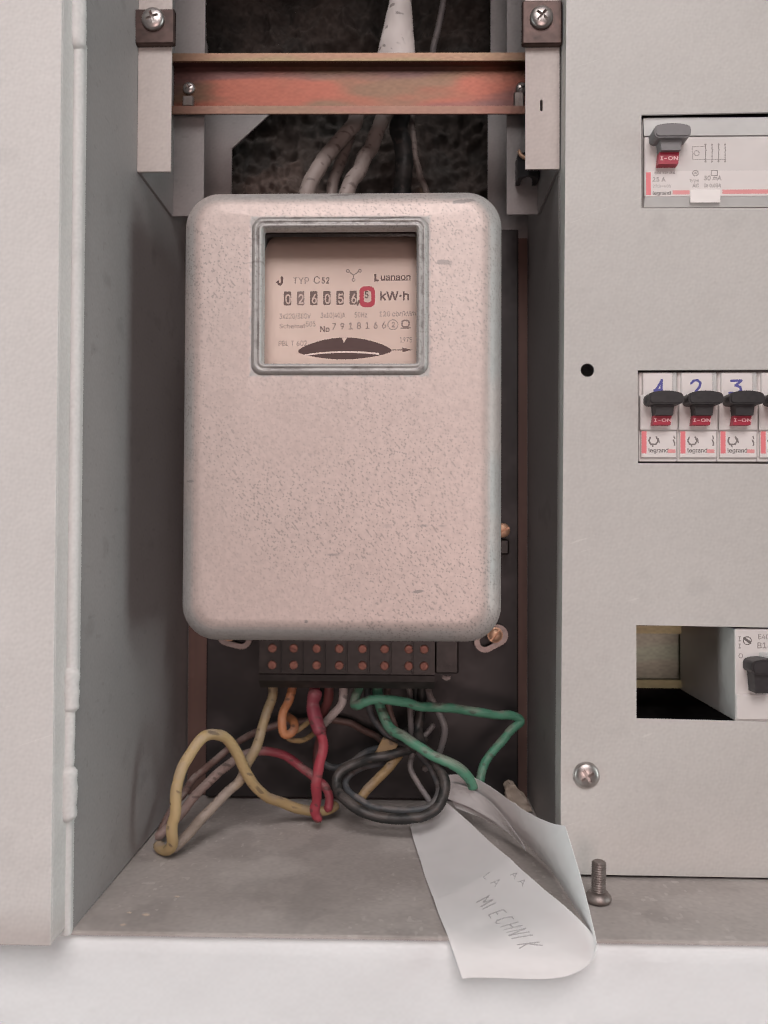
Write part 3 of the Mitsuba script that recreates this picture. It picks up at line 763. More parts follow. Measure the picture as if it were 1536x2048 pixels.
# terminal block under the cover
tb = Polygon([(0.1060, 0.0835), (0.1060, 0.1120), (0.1600, 0.1120), (0.1600, 0.0757), (0.1090, 0.0757), (0.1050, 0.0800), (0.1046, 0.0832)])
B = 'electricity_meter__terminal_block'
add(B, along_x(tb, -0.0752, 0.0156), 'block', label='black terminal block with two rows of copper screws')
for k in range(1, 8):
    xk = -0.0752 + 0.0908 * k / 8
    add(B + '__barrier', bx(xk - 0.0005, xk + 0.0005, 0.1052, 0.1062, 0.0838, 0.1120, 0.0002), 'block')
slot_screws = [mikit.ply(screw_head(0.0023, 0.0012, 'slot', t, flat=0.35), 'm_copper', smooth=35) for t in (0.2, 1.0, 1.9, 2.6)]
cols = [-0.0684, -0.0573, -0.0454, -0.0337, -0.0217, -0.0103, 0.0022, 0.0101]
for r_, zz in enumerate((0.0966, 0.0880)):
    for k, xx in enumerate(cols):
        add(B + '__screw', slot_screws[(k * 3 + r_ * 2 + k // 3) % 4], 'copper', to_world=T().translate([xx, 0.1059, zz]))
add(B + '__end_block', bx(0.0164, 0.0290, 0.1240, 0.1580, 0.0810, 0.1080, 0.0008), 'block')
add('electricity_meter__seal', tube([[0.020, 0.1235, 0.0805], [0.0222, 0.1222, 0.0790], [0.0245, 0.1228, 0.0800]], 0.0011, 4), 'wire_white', True, label='small pale lead seal right of the terminal block')


def lug(x, z, turn):
    a, h = 0.0070, 0.0040
    ring = LineString([(-h, 0), (h, 0)]).buffer(0.0062, 10).difference(LineString([(-h, 0), (h, 0)]).buffer(0.0031, 8))
    from shapely import affinity
    return facing(affinity.translate(affinity.rotate(ring, turn, origin=(0, 0)), x, z), 0.1600, 0.0030)


for key, x, z, turn, sx, sz in (('electricity_meter__mounting_lug', -0.0990, 0.0953, -14, -0.1022, 0.0975), ('electricity_meter__mounting_lug', 0.0500, 0.0955, 28, 0.0522, 0.0976)):
    kk = add(key, lug(x, z, turn), 'dull_steel', label='steel mounting lug under the %s corner of the cover' % ('left' if x < 0 else 'right'))
    add(kk + '__screw', mikit.ply(screw_head(0.0036, 0.0026, 'slot', 0.9, 0.25), 'm_brass', smooth=35), 'brass', to_world=T().translate([sx, 0.1598, sz]))
add('electricity_meter__cover_screw', mikit.ply(screw_head(0.0042, 0.0030, 'slot', 0.4), 'm_brass', smooth=35), 'brass', to_world=T().translate([0.0560, 0.1560, 0.1580]), label='brass screw beside the right edge of the cover')
add('electricity_meter__cover_screw__post', bx(0.0520, 0.0600, 0.1562, 0.1672, 0.1440, 0.1530, 0.001), 'block')

# ------------------------------------------------------------------ wires under the terminal block (points in millimetres)
wire('wire', [(-70.6, 121, 77.5), (-70.8, 119, 68.5), (-73.3, 114, 57.7), (-76, 110, 45.6), (-80, 108, 37), (-87.3, 106, 26.4), (-94.6, 98, 19.4), (-101.5, 90, 12), (-107.6, 80, 6.4), (-112.5, 76, 3.3)], 2.8, 'wire_olive', 'dusty yellow wire leaving the left end of the terminal block', 'wire', 1)
wire('wire', [(-120.5, 84, 3.0), (-115.5, 76, 2.8), (-110.8, 71, 6.4), (-108.6, 68, 18.2), (-107.8, 68, 31.2), (-105.4, 71, 44.4), (-100.4, 76, 53.9), (-95.1, 82, 57.3), (-89.9, 90, 54.5), (-85, 96, 46.5), (-81.1, 100, 36.7), (-77, 106, 25.5), (-69.4, 116, 15.6), (-58.6, 125, 8.3), (-48.1, 128, 5), (-37.4, 136, 6.6)], 2.9, 'wire_yellow', 'cracked yellow wire arching in front at the far left', 'wire', 2)
wire('wire', [(-123.5, 92, 2.8), (-116.5, 99, 10), (-106.7, 111, 21.6), (-97.3, 122, 29), (-89.9, 132, 33.9), (-79.9, 138, 35.8), (-69.1, 140, 34), (-57.6, 138, 27.7), (-48.1, 132, 22.4), (-41.6, 130, 13.9), (-42.1, 127, 5.5)], 2.6, 'wire_dustyred', 'dust-covered red wire arching behind the front yellow one', 'wire', 3)
wire('wire', [(-124.7, 94, 2.2), (-118.6, 102, 14), (-110.5, 121, 26.5), (-100.4, 136, 34.7), (-87.4, 148, 41.6), (-71.2, 154, 46.6), (-48.7, 158, 48.2), (-28.4, 158, 44.9), (-13.9, 154, 38), (-2.4, 148, 31.2)], 2.1, 'wire_brown', 'thin brown wire in a long low arch against the black board', 'wire', 4)
wire('wire', [(-60.7, 121, 77), (-60.7, 118, 70.1), (-62.5, 114, 63), (-63.4, 111, 55.9), (-61.6, 110, 50.4), (-58.8, 112, 51), (-58.5, 118, 54.3), (-61.2, 126, 55.7), (-64.8, 136, 55.1)], 2.5, 'wire_orange', 'orange wire hooked under the terminal block', 'wire', 5)
wire('wire', [(-61.5, 113, 50.2), (-57.2, 116, 51.1), (-52.6, 122, 54), (-49.5, 128, 58.9), (-48.4, 132, 66.2)], 1.5, 'wire_ochre', 'thin ochre wire, upper of the two curling from the orange hook', 'wire', 6)
wire('wire', [(-63, 116, 47.9), (-57.9, 118, 46.1), (-52.8, 124, 45.5), (-48.5, 134, 47.5), (-45.6, 141, 52)], 1.5, 'wire_ochre', 'thin ochre wire, lower of the two curling from the orange hook', 'wire', 7)
red = wire('wire', [(-48, 118, 77.7), (-47.6, 115, 69.5), (-46.9, 113, 63.4), (-44.7, 110, 56.3), (-42.2, 109, 50.1), (-42.8, 108, 41.3), (-44.3, 108, 31), (-45.9, 111, 19.7), (-46.3, 115, 10.7), (-43.6, 116, 4.0)], 2.8, 'wire_red', 'bright red wire hanging to the cabinet floor', 'wire', 8, wob=0.16)
add(red + '__tape', tube(np.array([(-47.4, 113.5, 74.5), (-47.3, 112, 68.8), (-46.3, 110, 63), (-44.5, 108.4, 57.3), (-43.0, 108.3, 52.0)]) / 1000, 0.0041, 21, 0.16, flat=0.8), 'wire_tape', True, label='dark red tape wound round its upper end')
wire('wire', [(-41.7, 128, 75.1), (-42.1, 130, 66.6), (-44.3, 136, 57.2), (-47.2, 144, 42.9), (-48.3, 144, 29), (-46.3, 136, 20.2)], 2.8, 'wire_maroon', 'maroon wire in shade behind the bright red one', 'wire', 9)
wire('wire', [(-33.4, 122, 77.1), (-33, 121, 69.3), (-34.4, 122, 62.9), (-39, 126, 57.5), (-44.1, 134, 52.4), (-49.9, 142, 48.9)], 2.4, 'wire_white', 'short white wire curving behind the red one', 'wire', 10)
wire('wire', [(-25.1, 126, 76.4), (-25.6, 119, 69.5), (-25.6, 113, 65.5), (-21.5, 110, 67.3), (-16, 110.5, 68.8), (-7.5, 113, 68.2), (11, 121, 64.6), (32.8, 129, 60.8), (52.5, 136, 57.3), (62.0, 140, 55.0), (63.8, 140.2, 53.0), (60.6, 139, 49.8), (55.2, 137, 44), (50.3, 136, 39), (43.9, 132, 31), (40.9, 128, 22)], 2.6, 'wire_green', 'green wire running right and bent back sharply at the board edge', 'wire', 11)
wire('wire', [(-13.8, 128, 76.2), (-14, 128, 67.3), (-11.8, 127, 59.4), (-6.3, 122, 51.8), (0.9, 116, 47.5), (10.8, 112, 42.9), (21.1, 109, 38.6), (28.3, 109, 35.0), (33.5, 111, 29.5), (36.5, 114, 22)], 2.9, 'wire_green', 'thick green wire sloping down to the top of the folded paper', 'wire', 12)
wire('wire', [(2.5, 132, 75.6), (2.8, 130, 65.7), (3.3, 130, 54.9), (3.7, 134, 44.5), (1.8, 138, 35.2)], 1.7, 'wire_grey', 'straight grey wire hanging behind the long green one', 'wire', 13)
wire('wire', [(12.6, 132, 75.7), (14.4, 128, 67.5), (19.2, 126, 59.9), (21.6, 126, 51.9), (20.6, 128, 42.1), (16.2, 131, 32.6), (10, 134, 26.8)], 1.9, 'wire_grey', 'bowed dark grey wire hanging from the right end of the terminal block', 'wire', 14)
wire('wire', [(-9.3, 132, 75.5), (-9, 132, 65.2), (-6.2, 132, 54.3), (-2.4, 136, 43.9), (1.8, 139, 36.3)], 1.8, 'wire_brown', 'brown wire left of the straight grey one', 'wire', 15)
wire('wire', [(8.5, 134, 75.3), (9.1, 136, 61.8), (8, 132, 49.1), (11.1, 122, 40.8), (18.1, 112, 34.4), (20.7, 106, 27.2), (18.8, 102, 19.5), (10.6, 100, 13.7), (-2, 100, 11.1), (-14.8, 102, 12), (-25.2, 106, 15.1), (-33.4, 112, 19.1), (-36.3, 118, 24.3), (-31.6, 122, 30.3), (-21.1, 126, 34.1), (-7.7, 130, 36.4), (5.9, 134, 39.3), (11.4, 138, 44.9)], 2.9, 'wire_black', 'thick black wire coiled in an open loop in front of the board', 'wire', 16)
wire('wire', [(7.1, 126, 39.7), (15.3, 120, 30.8), (18.3, 114, 22.2), (15.2, 110.5, 16.5), (5.7, 110, 13.4), (-9.9, 112, 13), (-22.6, 115, 15.5), (-30.0, 121, 18.8), (-31.9, 126, 22.6), (-28.0, 129, 26.5), (-18.7, 133, 29.5), (-5.1, 138, 32.4)], 1.9, 'wire_slate', 'thinner slate wire inside the black loop', 'wire', 17)
wire('wire', [(-50, 148, 53.2), (-49.6, 148, 39.1), (-45.9, 146, 27.1), (-37.3, 144, 24.9), (-28.9, 144, 28.6), (-20.5, 144, 33.4), (-12.2, 144, 35.5), (-2.4, 144, 35)], 2.0, 'wire_slate', 'slate grey wire dipping behind the bright red one', 'wire', 18)
wire('wire', [(-2.3, 136, 37.1), (-6.3, 130, 30.5), (-12.4, 124, 25.9), (-19.5, 122, 19.8), (-24.5, 120, 14.6), (-27.2, 121, 11)], 2.7, 'wire_ochre', 'short ochre wire crossing inside the black loop', 'wire', 19)
wire('wire', [(-20, 132, 75.5), (-19.5, 132, 62), (-14, 134, 50), (-4, 136, 41), (6, 138, 34)], 1.9, 'wire_slate', 'slate wire hanging left of the brown one under the terminal block', 'wire', 20)
wire('wire', [(5.5, 136, 75.5), (6.0, 138, 60), (2.0, 140, 49), (-6, 142, 40), (-14, 146, 33), (-24, 150, 27)], 2.1, 'wire_black', 'black wire crossing down to the left behind the ochre scrap', 'wire', 21)
wire('wire', [(16, 138, 52), (10, 136, 43), (4, 131, 34), (6, 124, 24), (12, 118, 17), (15, 116, 11)], 1.6, 'wire_grey', 'short grey wire dropping inside the right of the black loop', 'wire', 22)
wire('wire', [(-12, 138, 44), (-2, 134, 41.5), (7, 130, 39), (14, 123, 37), (19, 117, 33)], 2.3, 'wire_black', 'black wire lying across the top of the black loop', 'wire', 23)
add('tape_tag', bx(-0.0142, -0.0050, 0.1300, 0.1316, 0.0340, 0.0440, 0.0004).apply_transform(trimesh.transformations.rotation_matrix(0.45, [0, 1, 0], [-0.0095, 0.13, 0.039])), 'wire_ochre', label='ochre scrap of tape above the black loop', category='tape')

# ------------------------------------------------------------------ cover panel over the breakers
c1 = Polygon([(0.1089, 0.3073), (0.1089, 0.3510), (0.185, 0.3519), (0.185, 0.3070)])
c2_ = Polygon([(0.1070, 0.1892), (0.1070, 0.2321), (0.245, 0.2326), (0.245, 0.1886)])
c3_ = Polygon([(0.1060, 0.0723), (0.1060, 0.1149), (0.250, 0.1132), (0.250, 0.0700)])
pan = Polygon([(0.0716, 0.0014), (0.0716, 0.05), (0.0732, 0.25), (0.0745, 0.43), (0.0752, 0.60), (0.334, 0.60), (0.334, 0.0002)])
pan = pan.difference(c1).difference(c2_).difference(c3_).difference(Point(0.0839, 0.2321).buffer(0.0031, 12)).difference(Point(0.0831, 0.0464).buffer(0.0024, 10))
note('cover_panel', 'grey sheet panel with slots for the breakers, right of the meter bay', 'panel')
add('cover_panel__sheet', facing(pan, 0.0590, 0.0012), 'panel_paint')
fl = cat([bx(0.0719, 0.0730, 0.0603, 0.0740, 0.0016, 0.26, 0.0002)])
add('cover_panel__edge_fold', facing(Polygon([(0.0717, 0.0015), (0.0717, 0.05), (0.0733, 0.25), (0.0746, 0.43), (0.0753, 0.60), (0.0763, 0.60), (0.0744, 0.25), (0.0728, 0.05), (0.0728, 0.0015)]), 0.0603, 0.0135), 'panel_paint')
add('cover_panel__screw', mikit.ply(screw_head(0.0058, 0.0030, 'cross', 0.55, 0.06), 'm_steel', smooth=35), 'steel', to_world=T().translate([0.0831, 0.0589, 0.0464]), label='cross-head screw near the lower left corner')


# ------------------------------------------------------------------ breakers
def toggle_mesh(xc, w, ztop, zbar, zstem, stem, y0, y1):
    n = 12
    top = [(xc - w / 2 + w * t, ztop - 0.0013 * (2 * t - 1) ** 2 * 1.0) for t in np.linspace(0, 1, n)]
    bar = Polygon([(xc - w / 2, zbar + 0.0006)] + top + [(xc + w / 2, zbar + 0.0006), (xc + w / 2 - 0.002, zbar), (xc - w / 2 + 0.002, zbar)]).buffer(-0.0021).buffer(0.0021, 6)
    st = Polygon([(xc - stem / 2 - 0.0007, zbar + 0.001), (xc - stem / 2, zstem), (xc + stem / 2, zstem), (xc + stem / 2 + 0.0007, zbar + 0.001)])
    m1 = facing(bar, y0, y1 - y0)
    m1b = facing(bar.buffer(-0.0007), y0 - 0.0006, 0.0007)
    m2 = facing(st, y0 + 0.0022, y1 - y0 - 0.0022)
    return cat([m1, m1b, m2])


def print_on(key, m, mesh):
    add(key, mesh, m)


NUM = {'1': [[(0.15, 0.0), (0.75, 1.0)], [(0.72, 1.0), (0.72, 0.0)], [(0.2, 0.25), (0.72, 0.30)]],
       '2': [[(0.05, 0.75), (0.2, 0.95), (0.5, 1.0), (0.72, 0.8), (0.65, 0.5), (0.4, 0.2), (0.35, 0.0)]],
       '3': [[(0.05, 0.95), (0.8, 0.97), (0.35, 0.6), (0.7, 0.5), (0.75, 0.25), (0.45, 0.0), (-0.1, 0.05)]],
       '4': [[(0.25, 1.0), (0.1, 0.4), (0.9, 0.42)], [(0.7, 0.9), (0.62, 0.0)]]}
YF = 0.0607


def breaker(key, x0, num, label):
    note(key, label, 'circuit breaker', 'circuit breakers in a row')
    w = 0.0182
    x1 = x0 + w - 0.00015
    zb, zt = 0.1893, 0.2319
    if num == '1':
        x0 += 0.0005
    body = cat([bx(x0, x1, YF + 0.0010, 0.105, zb + 0.0007, zt - 0.0003, 0.0004), bx(x0 + 0.0002, x1 - 0.0002, YF - 0.0010, YF + 0.0012, zb + 0.0150, zb + 0.0315, 0.0005)])
    add(key + '__body', body, 'white_plastic')
    h = add(key + '__name_holder', bx(x0 + 0.0016, x1 - 0.0022, YF - 0.0002, YF + 0.0012, 0.2205, 0.2312, 0.0003), 'label_white')
    add(h + '__numeral', strokes(NUM[num], 0.0011, x0 + 0.0058, 0.2215, 0.0062 if num != '4' else 0.007, YF - 0.00022), 'ink_blue')
    add(key + '__shade_strip', bx(x1 - 0.0021, x1 - 0.0002, YF + 0.0002, YF + 0.0012, 0.2207, 0.2314, 0.0002), 'grey_plastic')  # grey strip standing in for the shadow between name holders
    xc = x0 + w / 2 + 0.0004
    t = add(key + '__toggle', toggle_mesh(xc, 0.0157, 0.2214, 0.2152, 0.2105, 0.0075, 0.0512, YF), 'black_plastic', 40)
    f = add(t + '__flag', facing(Polygon([(xc - 0.0039, 0.2108), (xc + 0.0039, 0.2108), (xc + 0.0034, 0.2064), (xc - 0.0046, 0.2064)]), YF - 0.0050, 0.0045), 'red_plastic')
    add(t + '__lettering', text('I-ON', 0.0015, xc - 0.0002, 0.2078, YF - 0.00503, True, 1.5, centre=True), 'print_cream')
    l = add(key + '__label', bx(x0 + 0.0008, x1 - 0.0004, YF - 0.0002, YF + 0.0012, 0.1918, 0.2042, 0.0003), 'label_white')
    add(l + '__stripe', facing(sbox(x0 + 0.0010, 0.1938, x0 + 0.0033, 0.2040), YF - 0.00034, 0.0001), 'pink_print')
    add(l + '__lettering', text('legrand', 0.0019, x0 + 0.0041, 0.1943, YF - 0.00022, True, 0.98), 'print_dark')
    add(l + '__dash', facing(sbox(x0 + 0.0130, 0.1940, x0 + 0.0165, 0.1957), YF - 0.00034, 0.0001), 'pale_red_print')
    c = (x0 + 0.0066, 0.1996)
    add(l + '__symbol', facing(unary_union([LineString([(c[0] - 0.0016, c[1] + 0.0016), (c[0] - 0.0022, c[1]), (c[0] - 0.0014, c[1] - 0.0016), (c[0] + 0.0010, c[1] - 0.0016), (c[0] + 0.0020, c[1]), (c[0] + 0.0012, c[1] + 0.0018)]).buffer(0.00036), LineString([(c[0] - 0.0006, c[1] - 0.0016), (c[0] - 0.0004, c[1] - 0.0026)]).buffer(0.0003), LineString([(c[0] + 0.0022, c[1] + 0.001), (c[0] + 0.0026, c[1] - 0.0008)]).buffer(0.00025)]), YF - 0.00034, 0.0001), 'print_mid')
    add(l + '__symbol', facing(unary_union([LineString([(x0 + 0.0158, 0.2018), (x0 + 0.0162, 0.2006)]).buffer(0.00025), LineString([(x0 + 0.0156, 0.2000), (x0 + 0.0162, 0.1985), (x0 + 0.0160, 0.1976)]).buffer(0.00032)]), YF - 0.00034, 0.0001), 'print_mid')


for k, (n_, lab) in enumerate((('1', 'black-toggled breaker with a blue handwritten 1, leftmost of the row'), ('2', 'second black-toggled breaker, with a blue handwritten 2 above its toggle'), ('3', 'third black-toggled breaker, with a blue handwritten 3 above its toggle'), ('4', 'black-toggled breaker cut off by the right edge of the view'))):
    breaker('circuit_breaker' + (f'_{k:03d}' if k else ''), 0.1075 + 0.0183 * k, n_, lab)

# the wide residual-current breaker in the top slot
R = 'residual_current_breaker'
note(R, 'wide white residual-current breaker with a grey toggle, in the top slot', 'circuit breaker')
add(R + '__body', cat([bx(0.1102, 0.1812, YF + 0.0012, 0.11, 0.3079, 0.3506, 0.0004), bx(0.1104, 0.1806, YF - 0.0008, YF + 0.0014, 0.3130, 0.3410, 0.0005)]), 'white_plastic')
add(R + '__lower_lip', along_x(Polygon([(YF + 0.0011, 0.3129), (YF - 0.0006, 0.3129), (YF + 0.0006, 0.3084), (YF + 0.0011, 0.3084)]), 0.1106, 0.1806), 'grey_plastic')
add(R + '__name_holder', along_x(Polygon([(YF + 0.0010, 0.3416), (YF - 0.0006, 0.3416), (YF + 0.0003, 0.3504), (YF + 0.0010, 0.3504)]), 0.1104, 0.1806), 'grey_plastic')
t = add(R + '__toggle', toggle_mesh(0.1208, 0.0165, 0.3432, 0.3366, 0.3318, 0.0086, 0.0512, YF), 'toggle_grey', 40)
add(t + '__flag', facing(Polygon([(0.1163, 0.3321), (0.1252, 0.3321), (0.1247, 0.3264), (0.1157, 0.3264)]), YF - 0.0050, 0.0045), 'red_plastic')
add(t + '__lettering', text('I-ON', 0.0017, 0.1206, 0.3282, YF - 0.00503, True, 1.35, centre=True), 'print_cream')
yp = YF - 0.0009
l = add(R + '__label', bx(0.1108, 0.1806, YF - 0.0009, YF + 0.0003, 0.3129, 0.3250, 0.0002), 'label_white')
add(l + '__stripe', facing(sbox(0.1112, 0.3137, 0.1134, 0.3243), yp - 0.0001, 0.0001), 'pink_print')
add(l + '__lettering', text('legrand', 0.0017, 0.1141, 0.3138, yp, True, 1.02), 'print_dark')
add(l + '__lettering', text('DX ID 04', 0.0010, 0.1150, 0.3235, yp, True, 1.6), 'print_soft')
add(l + '__lettering', text('25 A', 0.0020, 0.1139, 0.3200, yp, True, 1.0), 'print_soft')
add(l + '__lettering', text('230/400V', 0.0013, 0.1141, 0.3172, yp, False, 1.0), 'print_soft')
add(l + '__lettering', text('30 mA', 0.0020, 0.1376, 0.3205, yp, True, 0.95), 'print_soft')
add(l + '__lettering', text('In 0,03A', 0.0016, 0.1378, 0.3172, yp, True, 0.85), 'print_soft')
add(l + '__lettering', text('type', 0.0013, 0.1312, 0.3198, yp, False, 1.2), 'print_soft')
add(l + '__lettering', text('AC', 0.0016, 0.1324, 0.3172, yp, True, 1.0), 'print_soft')
add(l + '__symbol', facing(unary_union([Point(0.1339, 0.3238).buffer(0.0015).difference(Point(0.1339, 0.3238).buffer(0.0011)), LineString([(0.1332, 0.3236), (0.1337, 0.3241), (0.1341, 0.3235), (0.1346, 0.3240)]).buffer(0.0002), rrect(0.1410, 0.1442, 0.3224, 0.3252, 0.0003).difference(rrect(0.1414, 0.1438, 0.3228, 0.3248, 0.0002))]), yp - 0.0001, 0.0001), 'print_soft')
add(l + '__line', facing(sbox(0.1234, 0.3139, 0.1312, 0.3158), yp - 0.0001, 0.0001), 'pale_red_print')
add(l + '__line', facing(sbox(0.1462, 0.3140, 0.1806, 0.3160), yp - 0.0001, 0.0001), 'pale_red_print')
add(l + '__sticker', bx(0.1314, 0.1452, yp - 0.0003, yp - 0.00002, 0.3099, 0.3160, 0.0001), 'sticker', label='small blank white sticker')
wd = [LineString([(0.1386 + 0.0030 * k, 0.3372), (0.1386 + 0.0030 * k, 0.3352), (0.1389 + 0.0030 * k, 0.3346), (0.1386 + 0.0030 * k, 0.3338), (0.1386 + 0.0030 * k, 0.3292)]).buffer(0.00022) for k in range(4)]
wd += [Point(0.1386 + 0.0030 * k, zz).buffer(0.00045) for k in range(4) for zz in (0.3372, 0.3292)]
wd += [Point(0.1345, 0.3332).buffer(0.0013).difference(Point(0.1345, 0.3332).buffer(0.0010)), LineString([(0.1325, 0.3302), (0.1480, 0.3302)]).buffer(0.00012), LineString([(0.1325, 0.3302), (0.1325, 0.3362), (0.1386, 0.3362)]).buffer(0.00012)]
add(R + '__diagram', facing(unary_union(wd), YF - 0.0009, 0.0001), 'print_soft')

# the white switch left in the lower slot
S = 'switch_disconnector'
note(S, 'white modular switch with a black toggle, right of the empty lower slot', 'circuit breaker')
SX, SF = 0.1512, 0.0602
add(S + '__body', cat([bx(SX, SX + 0.0177, SF, 0.138, 0.0712, 0.1134, 0.0004), bx(SX + 0.0001, SX + 0.0176, SF - 0.0012, SF + 0.0002, 0.0722, 0.0838, 0.0004)]), 'white_plastic')
t = add(S + '__toggle', toggle_mesh(SX + 0.0098, 0.0125, 0.1010, 0.0942, 0.0855, 0.0076, 0.0500, SF), 'black_plastic', 40)
add(S + '__indicator', bx(SX + 0.0110, SX + 0.0165, SF - 0.0008, SF + 0.0004, 0.0990, 0.1030, 0.0004), 'grey_plastic')
for ch, zz in (('I', 0.1078), ('I', 0.1045), ('O', 0.1000)):
    add(S + '__lettering', text(ch, 0.0021, SX + 0.0014, zz, SF, True), 'print_soft')
add(S + '__emblem', facing(unary_union([Point(SX + 0.0056, 0.1080).buffer(0.0020).difference(Point(SX + 0.0056, 0.1080).buffer(0.0016)), LineString([(SX + 0.0043, 0.1091), (SX + 0.0056, 0.1080), (SX + 0.0068, 0.1072)]).buffer(0.0006)]), SF - 0.0001, 0.0001), 'print_dark')
add(S + '__lettering', text('E40', 0.0021, SX + 0.0102, 0.1088, SF, True), 'print_soft')
add(S + '__lettering', text('B16', 0.0026, SX + 0.0098, 0.1046, SF, True), 'print_soft')

# ------------------------------------------------------------------ loose things on the cabinet floor
low = [[(2.7, 123, 1.6), (11.3, 127, 5.0), (22.1, 128, 11.8)], [(7.3, 78, 0.9), (19.6, 91, 2.4), (34.5, 101, 8.6)], [(11.8, 38, 0.9), (27.5, 49, 1.6), (47.5, 64, 6.8)], [(15.5, 9, 1.3), (36.5, 16, 2.2), (62.0, 26, 5.6)], [(18.7, -5, -2.2), (44.4, -4, 0.6), (71.4, 4, 3.4)], [(22.1, -11.5, -9.6), (47.2, -11, -5.9), (72.6, -7.5, 0.6)]]
note('folded_paper', 'folded white paper with pencil writing, lying over the front edge of the cabinet floor', 'paper')
low = np.array(low, float)
low = np.stack([np.stack([(1 - t) * (1 - 2 * t) * r[0] + 4 * t * (1 - t) * r[1] + t * (2 * t - 1) * r[2] for t in (0, 0.36, 0.74, 1)]) for r in low])
low[-1, 1:3] = [(40, -12.3, -9.0), (61, -12.6, -7.6)]
low[-2, 2] = (60.5, -2.0, 0.4)
m_, G, N = grid(low, 90, 60, 0.00018, 3, 0.0009, ((0.44, 0.02, 0.0009),))
add('folded_paper__lower_leaf', m_, 'paper', 60)
upl = [[(20.6, 132, 24.3), (24.5, 131, 15.5), (28.0, 128, 9.0)], [(38.9, 106, 29.4), (45.5, 108, 15.0), (51.0, 104, 5.0)], [(52.3, 71, 28.4), (60.0, 77, 11.0), (64.8, 78, 1.8)], [(60.5, 42, 31.5), (67.2, 46, 11.0), (70.2, 42, 1.2)], [(65.5, 16, 38.0), (71.8, 8, 14.5), (73.4, -6.5, 0.9)]]
m2_, _, _ = grid(upl, 80, 44, 0.00018, 5, 0.0012, ((0.5, 0.15, 0.0012),))
add('folded_paper__upper_leaf', m2_, 'paper', 60)
mid = [[(22.2, 132, 21.6), (22.8, 130, 17.5), (23.4, 129, 13.0)], [(38, 110, 22.3), (39.5, 110.8, 16.5), (40.9, 110, 11.0)], [(47.8, 94, 17.4), (50.4, 94.5, 12.0), (51.8, 93, 7.8)], [(55.5, 77, 10.5), (57.0, 77.5, 8.0), (58.0, 76, 5.6)]]
m3_, _, _ = grid(mid, 50, 16, 0.00016, 7, 0.0009)
add('folded_paper__inner_leaf', m3_, 'paper', 60)

# pencil writing follows the lower leaf
HAND = {'M': [[(0, 0), (0.1, 1), (0.5, 0.4), (0.9, 1), (1, 0)]], 'I': [[(0.1, 0), (0.1, 1)]], 'E': [[(0.8, 1), (0.15, 0.95), (0.05, 0.5), (0.1, 0.05), (0.8, 0)], [(0.1, 0.52), (0.6, 0.5)]],
        'C': [[(0.8, 0.95), (0.3, 1.0), (0.05, 0.6), (0.1, 0.15), (0.5, 0.0), (0.85, 0.15)]], 'H': [[(0.05, 0), (0.1, 1)], [(0.8, 0), (0.85, 1)], [(0.1, 0.5), (0.82, 0.52)]],
        'N': [[(0.05, 0), (0.1, 1), (0.8, 0), (0.85, 1)]], 'K': [[(0.05, 0), (0.1, 1)], [(0.8, 1), (0.12, 0.45), (0.85, 0)]], 'L': [[(0.1, 1), (0.05, 0), (0.6, 0)]], 'A': [[(0, 0), (0.45, 1), (0.85, 0)], [(0.2, 0.4), (0.7, 0.4)]]}


def on_leaf(a, b):
    """A point of the lower leaf and its normal at the fractions a (back to front) and b (left to right)."""
    i_, j_ = np.clip(a, 0, 0.999) * (G.shape[0] - 1), np.clip(b, 0, 0.999) * (G.shape[1] - 1)
    i0, j0 = int(i_), int(j_)
    s_, t_ = i_ - i0, j_ - j0
    mixed = lambda Q: Q[i0, j0] * (1 - s_) * (1 - t_) + Q[i0 + 1, j0] * s_ * (1 - t_) + Q[i0, j0 + 1] * (1 - s_) * t_ + Q[i0 + 1, j0 + 1] * s_ * t_
    n = mixed(N)
    return mixed(G), n * np.sign(n[2])


def write(word, a0, b0, a1, b1, size, w):
    p0, p1 = on_leaf(a0, b0)[0], on_leaf(a1, b1)[0]
    out = []
    for k, ch in enumerate(word):
        f_ = k / len(word)
        a, b = a0 + (a1 - a0) * f_, b0 + (b1 - b0) * f_
        for l_ in HAND[ch]:
            pts = []
            for (xx, zz) in l_:
                # letters advance along the line (a0,b0)-(a1,b1) and stand to the right of it
                da, db = (a1 - a0) / len(word) * 0.72 * xx, (b1 - b0) / len(word) * 0.72 * xx
                q_, n_ = on_leaf(a + da - size * 0.10 * zz, b + db + size * zz)
                pts.append(q_ + n_ * 0.00016)
            pts = np.array(pts)
            fine = np.vstack([pts[i_] + (pts[i_ + 1] - pts[i_]) * t_ for i_ in range(len(pts) - 1) for t_ in np.linspace(0, 1, 6)[:-1 if i_ < len(pts) - 2 else None]])
            keep = np.r_[True, np.linalg.norm(np.diff(fine, axis=0), axis=1) > 1e-7]
            out.append(tube(fine[keep], w, k, 0.1, 6, 0.0006))
    return cat(out)


add('folded_paper__lower_leaf__lettering', write('MIECHNIK', 0.52, 0.40, 0.85, 0.41, 0.135, 0.00021), 'pencil', True)
add('folded_paper__lower_leaf__lettering', write('LA', 0.43, 0.60, 0.50, 0.63, 0.085, 0.00014), 'pencil', True)
add('folded_paper__lower_leaf__lettering', write('AA', 0.47, 0.82, 0.54, 0.83, 0.085, 0.00014), 'pencil', True)

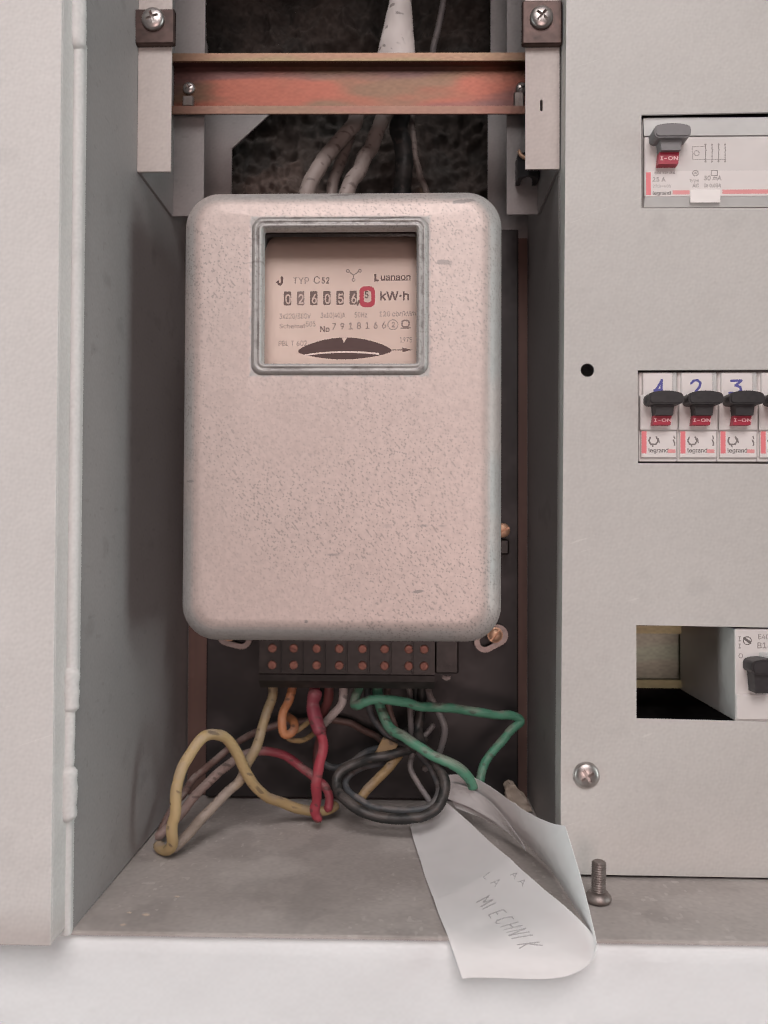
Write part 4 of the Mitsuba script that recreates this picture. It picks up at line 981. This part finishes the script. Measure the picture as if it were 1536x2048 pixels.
# bolt standing on its head
a = np.linspace(0, np.pi / 2, 7)
hp = [(0, 0), (0.0042, 0.0)] + [(0.0048 + 0.0008 * math.sin(t), 0.0004 + 0.0014 * (1 - math.cos(t))) for t in a] + [(0.0054, 0.0026), (0.0044, 0.0040), (0.0030, 0.0046), (0, 0.0046)]
note('bolt', 'dark steel bolt standing upside down on the floor ledge below the cover panel', 'bolt')
hd = trimesh.creation.revolve(np.array(hp), sections=28)
add('bolt__head', moved(hd, 0.0828, 0.0335, 0.0001), 'dull_steel', 40)
th = [(0, 0.0046), (0.0030, 0.0046)]
for k in range(12):
    th += [(0.00265, 0.0050 + 0.0010 * k), (0.00312, 0.0055 + 0.0010 * k)]
th += [(0.0024, 0.0172), (0, 0.0172)]
sh = trimesh.creation.revolve(np.array(th), sections=24)
sh.apply_transform(trimesh.transformations.rotation_matrix(0.02, [0, 1, 0]))
add('bolt__shank', moved(sh, 0.0828, 0.0335, 0.0001), 'dull_steel', 40)


def lump(x, y, z, sx, sy, sz, seed, rough=0.35):
    m = trimesh.creation.icosphere(3, 1.0)
    v = m.vertices * (1 + rough * (meshkit.noise(m.vertices * 2.2 + seed, seed)[:, None] - 0.5) * 2 + 0.25 * (meshkit.noise(m.vertices * 7 + seed, seed + 1)[:, None] - 0.5))
    m.vertices = v * [sx, sy, sz] + [x, y, z]
    return m


wedge = Polygon([(0.0585, 0.0), (0.0570, 0.0120), (0.0595, 0.0152), (0.0625, 0.0140), (0.0655, 0.0095), (0.0700, 0.0055), (0.0720, 0.0)])
wm = facing(wedge, 0.1490, 0.010).subdivide_to_size(0.0016)
wm.vertices += 0.0016 * (np.stack([meshkit.noise(wm.vertices * 380, s) for s in (1, 2, 3)], -1) - 0.5)
wm.vertices[:, 2] = np.maximum(wm.vertices[:, 2], -0.0008)
add('plaster_lump', wm, 'foam', False, 'crumbly beige lump in the back right corner of the cabinet floor', 'lump')
for k, (x, y, s) in enumerate(((-0.1055, 0.0150, 0.0008), (-0.0975, 0.0330, 0.0005), (-0.1120, 0.0060, 0.0006), (-0.1130, 0.0170, 0.0005))):
    add('plaster_crumb' + (f'_{k:03d}' if k else ''), lump(x, y, s * 0.35 - 0.0003, s * 1.9, s, s * 0.6, k + 1), 'foam', True, ('largest pale plaster crumb in the front left corner of the floor', 'pale plaster crumb farthest back in the front left corner of the floor', 'pale plaster crumb nearest the front edge in the left corner of the floor', 'pale plaster crumb closest to the left side wall on the floor')[k], 'crumb', 'plaster crumbs in the front left corner')
